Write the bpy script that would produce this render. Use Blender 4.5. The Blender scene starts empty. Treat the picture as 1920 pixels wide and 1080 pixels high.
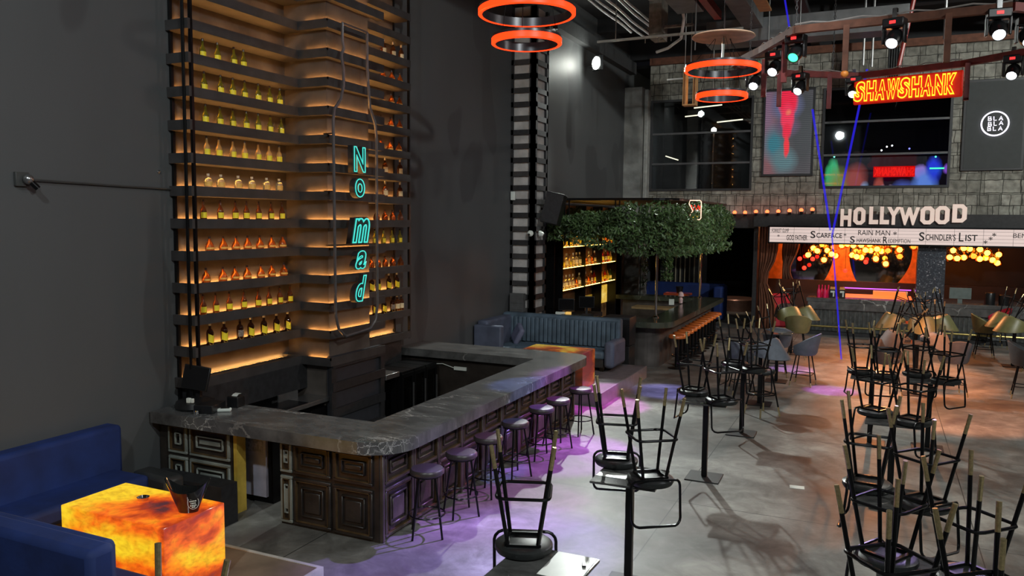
import bpy, math, random
from mathutils import Vector, Matrix
PI = math.pi
S = bpy.context.scene
COL = S.collection
random.seed(7)

# ------------------------------------------------------------------ camera, world, exposure
cam_data = bpy.data.cameras.new('camera')
cam = bpy.data.objects.new('camera', cam_data); COL.objects.link(cam)
cam_data.sensor_width = 36.0
cam_data.lens = 1493.7 / 1920 * 36.0
cam_data.clip_end = 200
YAW, PITCH, ROLL = 0.43048, -0.08545, 0.00870
cam.matrix_world = (Matrix.Translation((0, 0, 3.4)) @ Matrix.Rotation(YAW, 4, 'Z')
                    @ Matrix.Rotation(PI/2 + PITCH, 4, 'X') @ Matrix.Rotation(ROLL, 4, 'Z'))
S.camera = cam
S.view_settings.view_transform = 'Standard'
S.view_settings.look = 'None'
S.view_settings.gamma = 1
S.view_settings.use_curve_mapping = False
S.view_settings.exposure = 0.0
w = bpy.data.worlds.new('world'); S.world = w; w.use_nodes = True
w.node_tree.nodes['Background'].inputs[0].default_value = (0.02, 0.02, 0.025, 1)
w.node_tree.nodes['Background'].inputs[1].default_value = 1.0

# ------------------------------------------------------------------ room lamps and added fill
def lamp(name, kind, loc, power, color, target=None, size=0.1, angle=60, blend=0.3, sizey=None):
    d = bpy.data.lights.new(name, kind); d.energy = power; d.color = color
    if kind == 'AREA':
        d.size = size
        if sizey: d.shape = 'RECTANGLE'; d.size_y = sizey
    else:
        d.shadow_soft_size = size
    if kind == 'SPOT':
        d.spot_size = math.radians(angle); d.spot_blend = blend
    o = bpy.data.objects.new(name, d); COL.objects.link(o); o.location = loc
    if target is not None:
        o.rotation_euler = (Vector(target) - Vector(loc)).to_track_quat('-Z', 'Y').to_euler()
    return o
# flood on the left wall near the far corner
lamp('flood_lamp', 'SPOT', (-6.9, 21.1, 7.7), 3400, (0.93, 1.0, 0.95), (-2.0, 14.0, 0), 0.12, 86, 0.6)
lamp('flood_wall_spill', 'POINT', (-6.55, 20.8, 7.6), 26, (0.9, 1.0, 0.94), None, 0.12)
# unseen fill lights added under the ceiling to brighten walls and floor
lamp('hall_fill', 'SPOT', (5.5, 1.0, 8.8), 1900, (0.94, 1.0, 0.98), (-4.0, 9.0, 1.5), 0.1, 120, 0.9)
lamp('hall_fill', 'SPOT', (8.5, 12.0, 8.8), 900, (1.0, 0.96, 0.9), (0.0, 12.0, 0.0), 0.2, 130, 0.9)
lamp('hall_fill', 'SPOT', (7.0, 16.0, 8.6), 2700, (0.96, 1.0, 0.95), (0.0, 26.0, 5.0), 0.12, 100, 0.9)
lamp('hall_fill', 'SPOT', (-2.5, -1.5, 8.8), 950, (0.9, 0.98, 1.0), (-7.5, 6.5, 3.0), 0.22, 120, 0.9)

lamp('hall_fill', 'SPOT', (-0.5, 8.0, 8.8), 900, (0.9, 0.97, 1.0), (-5.2, 19.0, 1.0), 0.1, 60, 0.9)  # unseen spot added to brighten the far sofa and leafy bar
lamp('passage_fill', 'SPOT', (-4.95, 30.4, 3.55), 60, (1.0, 0.75, 0.6), (-4.95, 31.4, 0.2), 0.05, 60, 0.6)  # unseen spot added to bring the round plinth out of the dark
# ------------------------------------------------------------------ materials
MATS = {}
def new_mat(name):
    m = bpy.data.materials.new(name); m.use_nodes = True
    return m, m.node_tree, m.node_tree.nodes['Principled BSDF']
def rgb(c): return (c[0], c[1], c[2], 1)
def mat(name, col, rough=0.5, metal=0.0, var=0.15, scale=8.0, bump=0.0, emit=None, es=0.0, spec=0.5, alpha=None, coat=0.0, trans=0.0, bscale=None):
    if name in MATS: return MATS[name]
    m, nt, b = new_mat(name); N = nt.nodes; L = nt.links
    tc = N.new('ShaderNodeTexCoord')
    nz = N.new('ShaderNodeTexNoise'); nz.inputs['Scale'].default_value = scale; nz.inputs['Detail'].default_value = 4
    L.new(tc.outputs['Object'], nz.inputs['Vector'])
    cr = N.new('ShaderNodeValToRGB')
    cr.color_ramp.elements[0].position = 0.3; cr.color_ramp.elements[1].position = 0.7
    cr.color_ramp.elements[0].color = rgb([c*(1-var) for c in col])
    cr.color_ramp.elements[1].color = rgb([min(1, c*(1+var)) for c in col])
    L.new(nz.outputs['Fac'], cr.inputs['Fac']); L.new(cr.outputs['Color'], b.inputs['Base Color'])
    b.inputs['Roughness'].default_value = rough; b.inputs['Metallic'].default_value = metal
    b.inputs['Specular IOR Level'].default_value = spec
    if coat: b.inputs['Coat Weight'].default_value = coat
    if trans: b.inputs['Transmission Weight'].default_value = trans
    if bump:
        n2 = N.new('ShaderNodeTexNoise'); n2.inputs['Scale'].default_value = bscale or scale*6; n2.inputs['Detail'].default_value = 3
        L.new(tc.outputs['Object'], n2.inputs['Vector'])
        bp = N.new('ShaderNodeBump'); bp.inputs['Strength'].default_value = bump; bp.inputs['Distance'].default_value = 0.02
        L.new(n2.outputs['Fac'], bp.inputs['Height']); L.new(bp.outputs['Normal'], b.inputs['Normal'])
    if emit:
        b.inputs['Emission Color'].default_value = rgb(emit); b.inputs['Emission Strength'].default_value = es
    MATS[name] = m
    return m

def ramp(N, stops):
    cr = N.new('ShaderNodeValToRGB'); e = cr.color_ramp.elements
    e[0].position = stops[0][0]; e[0].color = rgb(stops[0][1])
    e[1].position = stops[-1][0]; e[1].color = rgb(stops[-1][1])
    for p, c in stops[1:-1]:
        x = e.new(p); x.color = rgb(c)
    return cr

def m_floor():
    m, nt, b = new_mat('concrete_floor'); N = nt.nodes; L = nt.links
    tc = N.new('ShaderNodeTexCoord')
    n1 = N.new('ShaderNodeTexNoise'); n1.inputs['Scale'].default_value = 0.55; n1.inputs['Detail'].default_value = 9; n1.inputs['Roughness'].default_value = 0.62; n1.inputs['Distortion'].default_value = 0.6
    n2 = N.new('ShaderNodeTexNoise'); n2.inputs['Scale'].default_value = 2.6; n2.inputs['Distortion'].default_value = 0.8; n2.inputs['Detail'].default_value = 8; n2.inputs['Roughness'].default_value = 0.7
    n3 = N.new('ShaderNodeTexNoise'); n3.inputs['Scale'].default_value = 0.33; n3.inputs['Detail'].default_value = 4; n3.inputs['Distortion'].default_value = 1.5
    for n in (n1, n2, n3): L.new(tc.outputs['Object'], n.inputs['Vector'])
    c1 = ramp(N, [(0.34, (0.085, 0.083, 0.078)), (0.5, (0.19, 0.187, 0.175)), (0.64, (0.36, 0.355, 0.33))])
    L.new(n1.outputs['Fac'], c1.inputs['Fac'])
    c2 = ramp(N, [(0.33, (0.6, 0.59, 0.57)), (0.66, (1.2, 1.2, 1.18))]); L.new(n2.outputs['Fac'], c2.inputs['Fac'])
    mx = N.new('ShaderNodeMix'); mx.data_type = 'RGBA'; mx.blend_type = 'MULTIPLY'; mx.inputs[0].default_value = 1
    L.new(c1.outputs['Color'], mx.inputs[6]); L.new(c2.outputs['Color'], mx.inputs[7])
    # scattered reddish-black blotches
    c3 = ramp(N, [(0.6, (0, 0, 0)), (0.68, (1, 1, 1))]); L.new(n3.outputs['Fac'], c3.inputs['Fac'])
    st = N.new('ShaderNodeMix'); st.data_type = 'RGBA'; st.inputs[7].default_value = (0.075, 0.05, 0.05, 1)
    sc = N.new('ShaderNodeMath'); sc.operation = 'MULTIPLY'; sc.inputs[1].default_value = 0.55
    L.new(c3.outputs['Color'], sc.inputs[0]); L.new(sc.outputs[0], st.inputs[0]); L.new(mx.outputs[2], st.inputs[6])
    # saw-cut joints every three metres
    sp = N.new('ShaderNodeSeparateXYZ'); L.new(tc.outputs['Object'], sp.inputs[0])
    masks = []
    for ax, off, per in (('X', 2.1, 3.2), ('Y', -9.43, 3.6)):
        a = N.new('ShaderNodeMath'); a.operation = 'ADD'; a.inputs[1].default_value = off + per*20 + per/2; L.new(sp.outputs[ax], a.inputs[0])
        f = N.new('ShaderNodeMath'); f.operation = 'MODULO'; f.inputs[1].default_value = per; L.new(a.outputs[0], f.inputs[0])
        s = N.new('ShaderNodeMath'); s.operation = 'SUBTRACT'; s.inputs[1].default_value = per/2; L.new(f.outputs[0], s.inputs[0])
        ab = N.new('ShaderNodeMath'); ab.operation = 'ABSOLUTE'; L.new(s.outputs[0], ab.inputs[0])
        lt = N.new('ShaderNodeMath'); lt.operation = 'LESS_THAN'; lt.inputs[1].default_value = 0.006; L.new(ab.outputs[0], lt.inputs[0])
        masks.append(lt)
    mm = N.new('ShaderNodeMath'); mm.operation = 'MAXIMUM'; L.new(masks[0].outputs[0], mm.inputs[0]); L.new(masks[1].outputs[0], mm.inputs[1])
    j = N.new('ShaderNodeMix'); j.data_type = 'RGBA'; j.inputs[7].default_value = (0.03, 0.03, 0.03, 1)
    L.new(mm.outputs[0], j.inputs[0]); L.new(st.outputs[2], j.inputs[6]); L.new(j.outputs[2], b.inputs['Base Color'])
    rr = ramp(N, [(0.3, (0.42, 0.42, 0.42)), (0.7, (0.62, 0.62, 0.62))]); L.new(n1.outputs['Fac'], rr.inputs['Fac'])
    L.new(rr.outputs['Color'], b.inputs['Roughness'])
    bp = N.new('ShaderNodeBump'); bp.inputs['Strength'].default_value = 0.08; L.new(n2.outputs['Fac'], bp.inputs['Height']); L.new(bp.outputs['Normal'], b.inputs['Normal'])
    return m

def m_paint(name, dark, light, patch):
    m, nt, b = new_mat(name); N = nt.nodes; L = nt.links
    tc = N.new('ShaderNodeTexCoord')
    n1 = N.new('ShaderNodeTexNoise'); n1.inputs['Scale'].default_value = 0.35; n1.inputs['Detail'].default_value = 5
    n2 = N.new('ShaderNodeTexNoise'); n2.inputs['Scale'].default_value = 22; n2.inputs['Detail'].default_value = 4
    mp = N.new('ShaderNodeMapping'); mp.inputs['Scale'].default_value = (1, 1, 0.35)
    L.new(tc.outputs['Object'], mp.inputs[0]); L.new(mp.outputs[0], n1.inputs['Vector']); L.new(tc.outputs['Object'], n2.inputs['Vector'])
    c = ramp(N, [(0.3, dark), (0.7, light)]); L.new(n1.outputs['Fac'], c.inputs['Fac'])
    n3 = N.new('ShaderNodeTexNoise'); n3.inputs['Scale'].default_value = 0.8; n3.inputs['Detail'].default_value = 1
    mp3 = N.new('ShaderNodeMapping'); mp3.inputs['Scale'].default_value = (1, 1, 0.5); mp3.inputs['Location'].default_value = (3, 1, 7)
    L.new(tc.outputs['Object'], mp3.inputs[0]); L.new(mp3.outputs[0], n3.inputs['Vector'])
    c3 = ramp(N, [(0.62, (0, 0, 0)), (0.635, (0.5, 0.5, 0.5))]); L.new(n3.outputs['Fac'], c3.inputs['Fac'])
    mx = N.new('ShaderNodeMix'); mx.data_type = 'RGBA'; mx.inputs[7].default_value = rgb(patch)
    L.new(c3.outputs['Color'], mx.inputs[0]); L.new(c.outputs['Color'], mx.inputs[6]); L.new(mx.outputs[2], b.inputs['Base Color'])
    b.inputs['Roughness'].default_value = 0.55
    bp = N.new('ShaderNodeBump'); bp.inputs['Strength'].default_value = 0.06; L.new(n2.outputs['Fac'], bp.inputs['Height']); L.new(bp.outputs['Normal'], b.inputs['Normal'])
    return m

def m_stone():
    m, nt, b = new_mat('stone_cladding'); N = nt.nodes; L = nt.links
    tc = N.new('ShaderNodeTexCoord')
    # swap so the wall plane (x,z) drives the block pattern
    sp = N.new('ShaderNodeSeparateXYZ'); L.new(tc.outputs['Object'], sp.inputs[0])
    nd = N.new('ShaderNodeTexNoise'); nd.inputs['Scale'].default_value = 3; L.new(tc.outputs['Object'], nd.inputs['Vector'])
    cb = N.new('ShaderNodeCombineXYZ'); L.new(sp.outputs['X'], cb.inputs[0]); L.new(sp.outputs['Z'], cb.inputs[1])
    vm = N.new('ShaderNodeVectorMath'); vm.operation = 'MULTIPLY_ADD'; vm.inputs[1].default_value = (0.09, 0.09, 0); L.new(nd.outputs['Color'], vm.inputs[0]); L.new(cb.outputs[0], vm.inputs[2])
    b1 = N.new('ShaderNodeTexBrick'); b1.offset = 0.37; b1.squash = 1.9; b1.squash_frequency = 3; b1.offset_frequency = 2
    b1.inputs['Scale'].default_value = 1; b1.inputs['Brick Width'].default_value = 0.52; b1.inputs['Row Height'].default_value = 0.36; b1.inputs['Mortar Size'].default_value = 0.012; b1.inputs['Mortar Smooth'].default_value = 0.3
    b2 = N.new('ShaderNodeTexBrick'); b2.offset = 0.6; b2.squash = 0.6; b2.squash_frequency = 2
    b2.inputs['Scale'].default_value = 1; b2.inputs['Brick Width'].default_value = 0.45; b2.inputs['Row Height'].default_value = 0.61; b2.inputs['Mortar Size'].default_value = 0.012; b2.inputs['Mortar Smooth'].default_value = 0.3
    for bb in (b1, b2):
        bb.inputs['Color1'].default_value = (0.22, 0.215, 0.19, 1); bb.inputs['Color2'].default_value = (0.42, 0.41, 0.37, 1); bb.inputs['Mortar'].default_value = (0.05, 0.048, 0.042, 1)
        L.new(vm.outputs[0], bb.inputs['Vector'])
    mx = N.new('ShaderNodeMix'); mx.data_type = 'RGBA'; mx.blend_type = 'DARKEN'; mx.inputs[0].default_value = 0.85
    L.new(b1.outputs['Color'], mx.inputs[6]); L.new(b2.outputs['Color'], mx.inputs[7])
    n2 = N.new('ShaderNodeTexNoise'); n2.inputs['Scale'].default_value = 6; n2.inputs['Detail'].default_value = 6; L.new(tc.outputs['Object'], n2.inputs['Vector'])
    c2 = ramp(N, [(0.3, (0.55, 0.54, 0.52)), (0.7, (1.25, 1.25, 1.2))]); L.new(n2.outputs['Fac'], c2.inputs['Fac'])
    m2 = N.new('ShaderNodeMix'); m2.data_type = 'RGBA'; m2.blend_type = 'MULTIPLY'; m2.inputs[0].default_value = 1
    L.new(mx.outputs[2], m2.inputs[6]); L.new(c2.outputs['Color'], m2.inputs[7]); L.new(m2.outputs[2], b.inputs['Base Color'])
    b.inputs['Roughness'].default_value = 0.85
    bp = N.new('ShaderNodeBump'); bp.inputs['Strength'].default_value = 0.6; bp.inputs['Distance'].default_value = 0.03
    L.new(m2.outputs[2], bp.inputs['Height']); L.new(bp.outputs['Normal'], b.inputs['Normal'])
    return m

def m_marble(name='black_marble', base=(0.05, 0.05, 0.05), hi=(0.17, 0.17, 0.165), vein=(0.75, 0.74, 0.7), vs=0.9, rough=0.22, cracks=()):
    m, nt, b = new_mat(name); N = nt.nodes; L = nt.links
    tc = N.new('ShaderNodeTexCoord')
    mp = N.new('ShaderNodeMapping'); mp.inputs['Rotation'].default_value = (0.3, 0.2, 0.9); mp.inputs['Scale'].default_value = (1.0, 2.2, 1.0); L.new(tc.outputs['Object'], mp.inputs[0])
    n1 = N.new('ShaderNodeTexNoise'); n1.inputs['Scale'].default_value = 2.6; n1.inputs['Detail'].default_value = 8; n1.inputs['Roughness'].default_value = 0.65; L.new(mp.outputs[0], n1.inputs['Vector'])
    c = ramp(N, [(0.3, base), (0.72, hi)]); L.new(n1.outputs['Fac'], c.inputs['Fac'])
    vm = N.new('ShaderNodeVectorMath'); vm.operation = 'MULTIPLY_ADD'; vm.inputs[1].default_value = (0.5, 0.5, 0.5); L.new(n1.outputs['Color'], vm.inputs[0]); L.new(mp.outputs[0], vm.inputs[2])
    v = N.new('ShaderNodeTexVoronoi'); v.feature = 'DISTANCE_TO_EDGE'; v.inputs['Scale'].default_value = vs; L.new(vm.outputs[0], v.inputs['Vector'])
    cv = ramp(N, [(0.0, (1, 1, 1)), (0.016, (0, 0, 0))]); L.new(v.outputs['Distance'], cv.inputs['Fac'])
    n2 = N.new('ShaderNodeTexNoise'); n2.inputs['Scale'].default_value = 0.9; n2.inputs['Detail'].default_value = 2; L.new(tc.outputs['Object'], n2.inputs['Vector'])
    cm = ramp(N, [(0.52, (0, 0, 0)), (0.64, (0.7, 0.7, 0.7))]); L.new(n2.outputs['Fac'], cm.inputs['Fac'])
    mu = N.new('ShaderNodeMath'); mu.operation = 'MULTIPLY'; L.new(cv.outputs['Color'], mu.inputs[0]); L.new(cm.outputs['Color'], mu.inputs[1])
    mx = N.new('ShaderNodeMix'); mx.data_type = 'RGBA'; mx.inputs[7].default_value = rgb(vein)
    fac = mu.outputs[0]
    for (cx, cy, cz, rad) in cracks:
        # shattered white veining concentrated in one spot of the slab
        ds = N.new('ShaderNodeVectorMath'); ds.operation = 'DISTANCE'; ds.inputs[1].default_value = (cx, cy, cz); L.new(tc.outputs['Object'], ds.inputs[0])
        mr = N.new('ShaderNodeMapRange'); mr.inputs['From Min'].default_value = rad; mr.inputs['From Max'].default_value = rad*0.5; L.new(ds.outputs['Value'], mr.inputs[0])
        v2 = N.new('ShaderNodeTexVoronoi'); v2.feature = 'DISTANCE_TO_EDGE'; v2.inputs['Scale'].default_value = 8.5; wp = N.new('ShaderNodeVectorMath'); wp.operation = 'MULTIPLY_ADD'; wp.inputs[1].default_value = (0.35, 0.35, 0.1); L.new(n1.outputs['Color'], wp.inputs[0]); L.new(tc.outputs['Object'], wp.inputs[2]); L.new(wp.outputs[0], v2.inputs['Vector'])
        c4 = ramp(N, [(0.0, (1, 1, 1)), (0.028, (0, 0, 0))]); L.new(v2.outputs['Distance'], c4.inputs['Fac'])
        m4 = N.new('ShaderNodeMath'); m4.operation = 'MULTIPLY'; L.new(mr.outputs[0], m4.inputs[0]); L.new(c4.outputs['Color'], m4.inputs[1])
        m5 = N.new('ShaderNodeMath'); m5.operation = 'MAXIMUM'; L.new(fac, m5.inputs[0]); L.new(m4.outputs[0], m5.inputs[1]); fac = m5.outputs[0]
    L.new(fac, mx.inputs[0]); L.new(c.outputs['Color'], mx.inputs[6]); L.new(mx.outputs[2], b.inputs['Base Color'])
    b.inputs['Roughness'].default_value = rough
    return m

def m_onyx(name, strength, shift=0.0, cols=None):
    m, nt, b = new_mat(name); N = nt.nodes; L = nt.links
    tc = N.new('ShaderNodeTexCoord')
    mp = N.new('ShaderNodeMapping'); mp.inputs['Location'].default_value = (shift, shift*0.7, 0); mp.inputs['Scale'].default_value = (1.0, 1.0, 1.7); L.new(tc.outputs['Object'], mp.inputs[0])
    n0 = N.new('ShaderNodeTexNoise'); n0.inputs['Scale'].default_value = 1.5; n0.inputs['Detail'].default_value = 3; L.new(mp.outputs[0], n0.inputs['Vector'])
    vm = N.new('ShaderNodeVectorMath'); vm.operation = 'MULTIPLY_ADD'; vm.inputs[1].default_value = (0.45, 0.45, 0.3); L.new(n0.outputs['Color'], vm.inputs[0]); L.new(mp.outputs[0], vm.inputs[2])
    n1 = N.new('ShaderNodeTexNoise'); n1.inputs['Scale'].default_value = 1.35; n1.inputs['Detail'].default_value = 6; n1.inputs['Roughness'].default_value = 0.5; L.new(vm.outputs[0], n1.inputs['Vector'])
    cols = cols or [(0.32, (0.06, 0.012, 0.03)), (0.375, (0.45, 0.03, 0.004)), (0.44, (0.95, 0.14, 0.004)), (0.50, (1.0, 0.36, 0.008)), (0.58, (1.0, 0.66, 0.02))]
    c = ramp(N, cols); L.new(n1.outputs['Fac'], c.inputs['Fac'])
    n2 = N.new('ShaderNodeTexNoise'); n2.inputs['Scale'].default_value = 16; n2.inputs['Detail'].default_value = 3; n2.inputs['Distortion'].default_value = 0.1; L.new(vm.outputs[0], n2.inputs['Vector'])
    c2 = ramp(N, [(0.3, (0.72, 0.66, 0.6)), (0.6, (1, 1, 1))]); L.new(n2.outputs['Fac'], c2.inputs['Fac'])
    mx = N.new('ShaderNodeMix'); mx.data_type = 'RGBA'; mx.blend_type = 'MULTIPLY'; mx.inputs[0].default_value = 1
    L.new(c.outputs['Color'], mx.inputs[6]); L.new(c2.outputs['Color'], mx.inputs[7])
    b.inputs['Base Color'].default_value = (0.12, 0.05, 0.02, 1); b.inputs['Roughness'].default_value = 0.12
    L.new(mx.outputs[2], b.inputs['Emission Color']); b.inputs['Emission Strength'].default_value = strength
    return m

def m_blobs(name, stripes, blobs, base, strength, px=1.0):
    """a lit screen: soft ellipses of colour in the panel's own x,z coordinates"""
    m, nt, b = new_mat(name); N = nt.nodes; L = nt.links
    tc = N.new('ShaderNodeTexCoord')
    nz = N.new('ShaderNodeTexNoise'); nz.inputs['Scale'].default_value = 2.2; nz.inputs['Detail'].default_value = 3; L.new(tc.outputs['Object'], nz.inputs['Vector'])
    wv = N.new('ShaderNodeVectorMath'); wv.operation = 'MULTIPLY_ADD'; wv.inputs[1].default_value = (0.35*px, 0, 0.35*px); L.new(nz.outputs['Color'], wv.inputs[0])
    of = N.new('ShaderNodeVectorMath'); of.operation = 'SUBTRACT'; of.inputs[1].default_value = (0.175*px, 0, 0.175*px); L.new(tc.outputs['Object'], of.inputs[0]); L.new(of.outputs[0], wv.inputs[2])
    col = None
    prev = N.new('ShaderNodeRGB'); prev.outputs[0].default_value = rgb(base); prev = prev.outputs[0]
    for (x, z, rx, rz, c, soft) in blobs:
        mp = N.new('ShaderNodeMapping'); mp.vector_type = 'POINT'
        mp.inputs['Location'].default_value = (-x/rx, 0, -z/rz); mp.inputs['Scale'].default_value = (1/rx, 0, 1/rz)
        L.new(wv.outputs[0], mp.inputs[0])
        ln = N.new('ShaderNodeVectorMath'); ln.operation = 'LENGTH'; L.new(mp.outputs[0], ln.inputs[0])
        r = N.new('ShaderNodeMapRange'); r.inputs['From Min'].default_value = 1 + soft; r.inputs['From Max'].default_value = 1 - soft; L.new(ln.outputs['Value'], r.inputs[0])
        mx = N.new('ShaderNodeMix'); mx.data_type = 'RGBA'; mx.inputs[7].default_value = rgb(c)
        L.new(r.outputs[0], mx.inputs[0]); L.new(prev, mx.inputs[6]); prev = mx.outputs[2]
    if stripes:
        wt = N.new('ShaderNodeTexWave'); wt.wave_type = 'BANDS'; wt.bands_direction = 'Z'; wt.inputs['Scale'].default_value = stripes; wt.inputs['Distortion'].default_value = 1.2; wt.inputs['Detail'].default_value = 0
        L.new(tc.outputs['Object'], wt.inputs['Vector'])
        c2 = ramp(N, [(0.2, (0.55, 0.55, 0.6)), (0.7, (1.15, 1.15, 1.15))]); L.new(wt.outputs['Fac'], c2.inputs['Fac'])
        mm = N.new('ShaderNodeMix'); mm.data_type = 'RGBA'; mm.blend_type = 'MULTIPLY'; mm.inputs[0].default_value = 1
        L.new(prev, mm.inputs[6]); L.new(c2.outputs['Color'], mm.inputs[7]); prev = mm.outputs[2]
    b.inputs['Base Color'].default_value = (0.02, 0.02, 0.02, 1); b.inputs['Roughness'].default_value = 0.25
    L.new(prev, b.inputs['Emission Color']); b.inputs['Emission Strength'].default_value = strength
    return m

def m_glass(name, tint=(0.9, 0.95, 0.95), refl=0.1, rough=0.02):
    m, nt, b = new_mat(name); N = nt.nodes; L = nt.links
    out = N['Material Output']; N.remove(b)
    t = N.new('ShaderNodeBsdfTransparent'); t.inputs[0].default_value = rgb(tint)
    g = N.new('ShaderNodeBsdfGlossy'); g.inputs['Roughness'].default_value = rough
    mx = N.new('ShaderNodeMixShader'); mx.inputs[0].default_value = refl
    L.new(t.outputs[0], mx.inputs[1]); L.new(g.outputs[0], mx.inputs[2]); L.new(mx.outputs[0], out.inputs[0])
    return m

def emat(name, col, s):
    m = mat(name, [c*0.3 for c in col], 0.4, var=0.0, emit=col, es=s); return m

FLOOR = m_floor()
WALL = m_paint('dark_wall_paint', (0.075, 0.08, 0.083), (0.105, 0.11, 0.113), (0.05, 0.05, 0.053))
STONE = m_stone()
MARBLE = m_marble(cracks=((-4.52, 6.72, 0.98, 0.42), (-7.0, 6.62, 1.05, 0.3)))
GMARBLE = m_marble('green_marble', (0.03, 0.036, 0.028), (0.1, 0.11, 0.08), (0.45, 0.47, 0.36), 1.6, 0.15)
ONYX = m_onyx('backlit_onyx', 1.0, 3.3)
ONYX2 = m_onyx('backlit_onyx_dim', 0.5, 9.1, [(0.34, (0.01, 0.004, 0.006)), (0.45, (0.16, 0.015, 0.004)), (0.52, (0.5, 0.09, 0.006)), (0.62, (0.75, 0.6, 0.05))])
BLACKM = mat('black_metal', (0.012, 0.012, 0.013), 0.28, 0.6, 0.1, spec=0.6)
BLACKW = mat('black_painted_wood', (0.022, 0.022, 0.024), 0.55, var=0.3, scale=14)
BOARD = mat('charcoal_board', (0.045, 0.042, 0.042), 0.6, var=0.25, scale=5)
CLAD = mat('smoky_panel', (0.09, 0.075, 0.065), 0.6, var=0.35, scale=3.0)
PANELW = mat('carved_dark_wood', (0.030, 0.024, 0.020), 0.38, var=0.45, scale=4, bump=0.15)
PANELG = mat('lit_grey_green_wood', (0.22, 0.24, 0.215), 0.5, var=0.3, scale=4, bump=0.15)  # base colour lightened to carry the light falling on these panels
EDGE = mat('rubbed_gold_edge', (0.12, 0.075, 0.035), 0.4, 0.3, 0.4)
SEATB = mat('black_leather', (0.02, 0.022, 0.022), 0.38, var=0.2, bump=0.1, scale=30)
SEATG = mat('brown_grey_leather', (0.055, 0.045, 0.045), 0.32, var=0.15, bump=0.08, scale=30)
GOLD = mat('brushed_gold', (0.62, 0.5, 0.27), 0.3, 0.85, 0.2, scale=60)
BRASS = mat('brass', (0.5, 0.38, 0.13), 0.3, 0.9)
CHROME = mat('chrome', (0.75, 0.75, 0.76), 0.12, 1.0, 0.02)
STEEL = mat('stainless_steel', (0.42, 0.42, 0.42), 0.3, 0.9, 0.1)
WHITE = mat('white_plastic', (0.75, 0.8, 0.74), 0.4, var=0.03)
NAVY = mat('navy_velvet', (0.009, 0.028, 0.14), 0.75, var=0.3, scale=3, bump=0.1)
SLATE = mat('slate_blue_velvet', (0.08, 0.12, 0.16), 0.7, var=0.3, scale=4, bump=0.1)
SLATEL = mat('slate_side_velvet', (0.085, 0.10, 0.15), 0.7, var=0.2, scale=4)
GREYF = mat('grey_chair_fabric', (0.13, 0.15, 0.18), 0.65, var=0.12, scale=10)
DGREYF = mat('charcoal_chair_fabric', (0.06, 0.068, 0.075), 0.65, var=0.12, scale=10)
OLIVE = mat('olive_chair_leather', (0.17, 0.16, 0.065), 0.42, var=0.12, scale=10)
ORANGES = mat('orange_leather', (0.62, 0.15, 0.03), 0.3, var=0.12, scale=10)
REDF = mat('red_chair_fabric', (0.4, 0.01, 0.03), 0.5)
CONC = mat('raw_concrete', (0.27, 0.27, 0.255), 0.85, var=0.3, scale=2.5, bump=0.4)
BLOCK = mat('pale_block_wall', (0.5, 0.48, 0.46), 0.9, var=0.25, scale=3, bump=0.3)
DARK = mat('dark_ceiling', (0.016, 0.016, 0.018), 0.8, var=0.3, scale=2)
GALV = mat('galvanised_duct', (0.20, 0.205, 0.21), 0.45, 0.5, 0.2, scale=3)
PIPEW = mat('light_conduit', (0.75, 0.75, 0.74), 0.4, 0.3, 0.1)
REDP = mat('red_pipe', (0.30, 0.035, 0.03), 0.4, var=0.1)
RUST = mat('rust_brown_steel', (0.15, 0.06, 0.035), 0.8, 0.0, 0.3, scale=6)
WINE = mat('dark_red_steel', (0.16, 0.018, 0.016), 0.5, 0.2, 0.3, scale=6)
PLASTK = mat('black_plastic', (0.012, 0.012, 0.013), 0.35)
SCREENK = mat('dark_screen', (0.008, 0.008, 0.009), 0.15)
WOODF = mat('oak_deck', (0.19, 0.15, 0.11), 0.5, var=0.3, scale=3)
WOODP = mat('pale_wood_disc', (0.6, 0.38, 0.25), 0.5, var=0.25, scale=5)
WOODO = mat('orange_wood', (0.55, 0.3, 0.12), 0.5, var=0.2, scale=5)
CURT = mat('brown_curtain', (0.14, 0.05, 0.025), 0.85, var=0.3, scale=4)
ORANGEP = mat('orange_plaster', (0.75, 0.2, 0.03), 0.55, var=0.25, scale=6, bump=0.2)
LEAF = mat('ivy_leaf', (0.075, 0.135, 0.045), 0.45, var=0.7, scale=3)
PLINTH = mat('copper_band', (0.42, 0.24, 0.17), 0.35, 0.4)
WLED = emat('warm_led', (1.0, 0.44, 0.11), 62.0)
WLED2 = emat('warm_led_soft', (1.0, 0.6, 0.15), 3.2)
YLED = emat('yellow_led', (1.0, 0.55, 0.09), 17.0)
RLED = emat('red_orange_led', (1.0, 0.035, 0.004), 2.6)
TEAL = emat('teal_neon', (0.06, 0.72, 0.62), 1.0)
NEONY = emat('yellow_neon', (1.0, 0.52, 0.02), 2.2)
NEONR = emat('red_neon', (1.0, 0.02, 0.01), 2.0)
NEONW = emat('white_neon', (0.9, 0.85, 1.0), 2.0)
LENSW = emat('bright_lens', (0.85, 0.9, 1.0), 25.0)
FLOODE = emat('flood_face', (0.97, 1.0, 0.9), 60.0)
GREENE = emat('green_ring', (0.05, 1.0, 0.35), 3.0)
REDE = emat('red_bulb', (1.0, 0.03, 0.015), 3.0)
GLASSW = m_glass('window_glass', (0.85, 0.88, 0.9), 0.04)
GLASSD = m_glass('fridge_glass', (0.35, 0.42, 0.42), 0.12)
MIRROR = mat('smoked_mirror', (0.35, 0.3, 0.28), 0.04, 1.0, 0.02)
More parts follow.
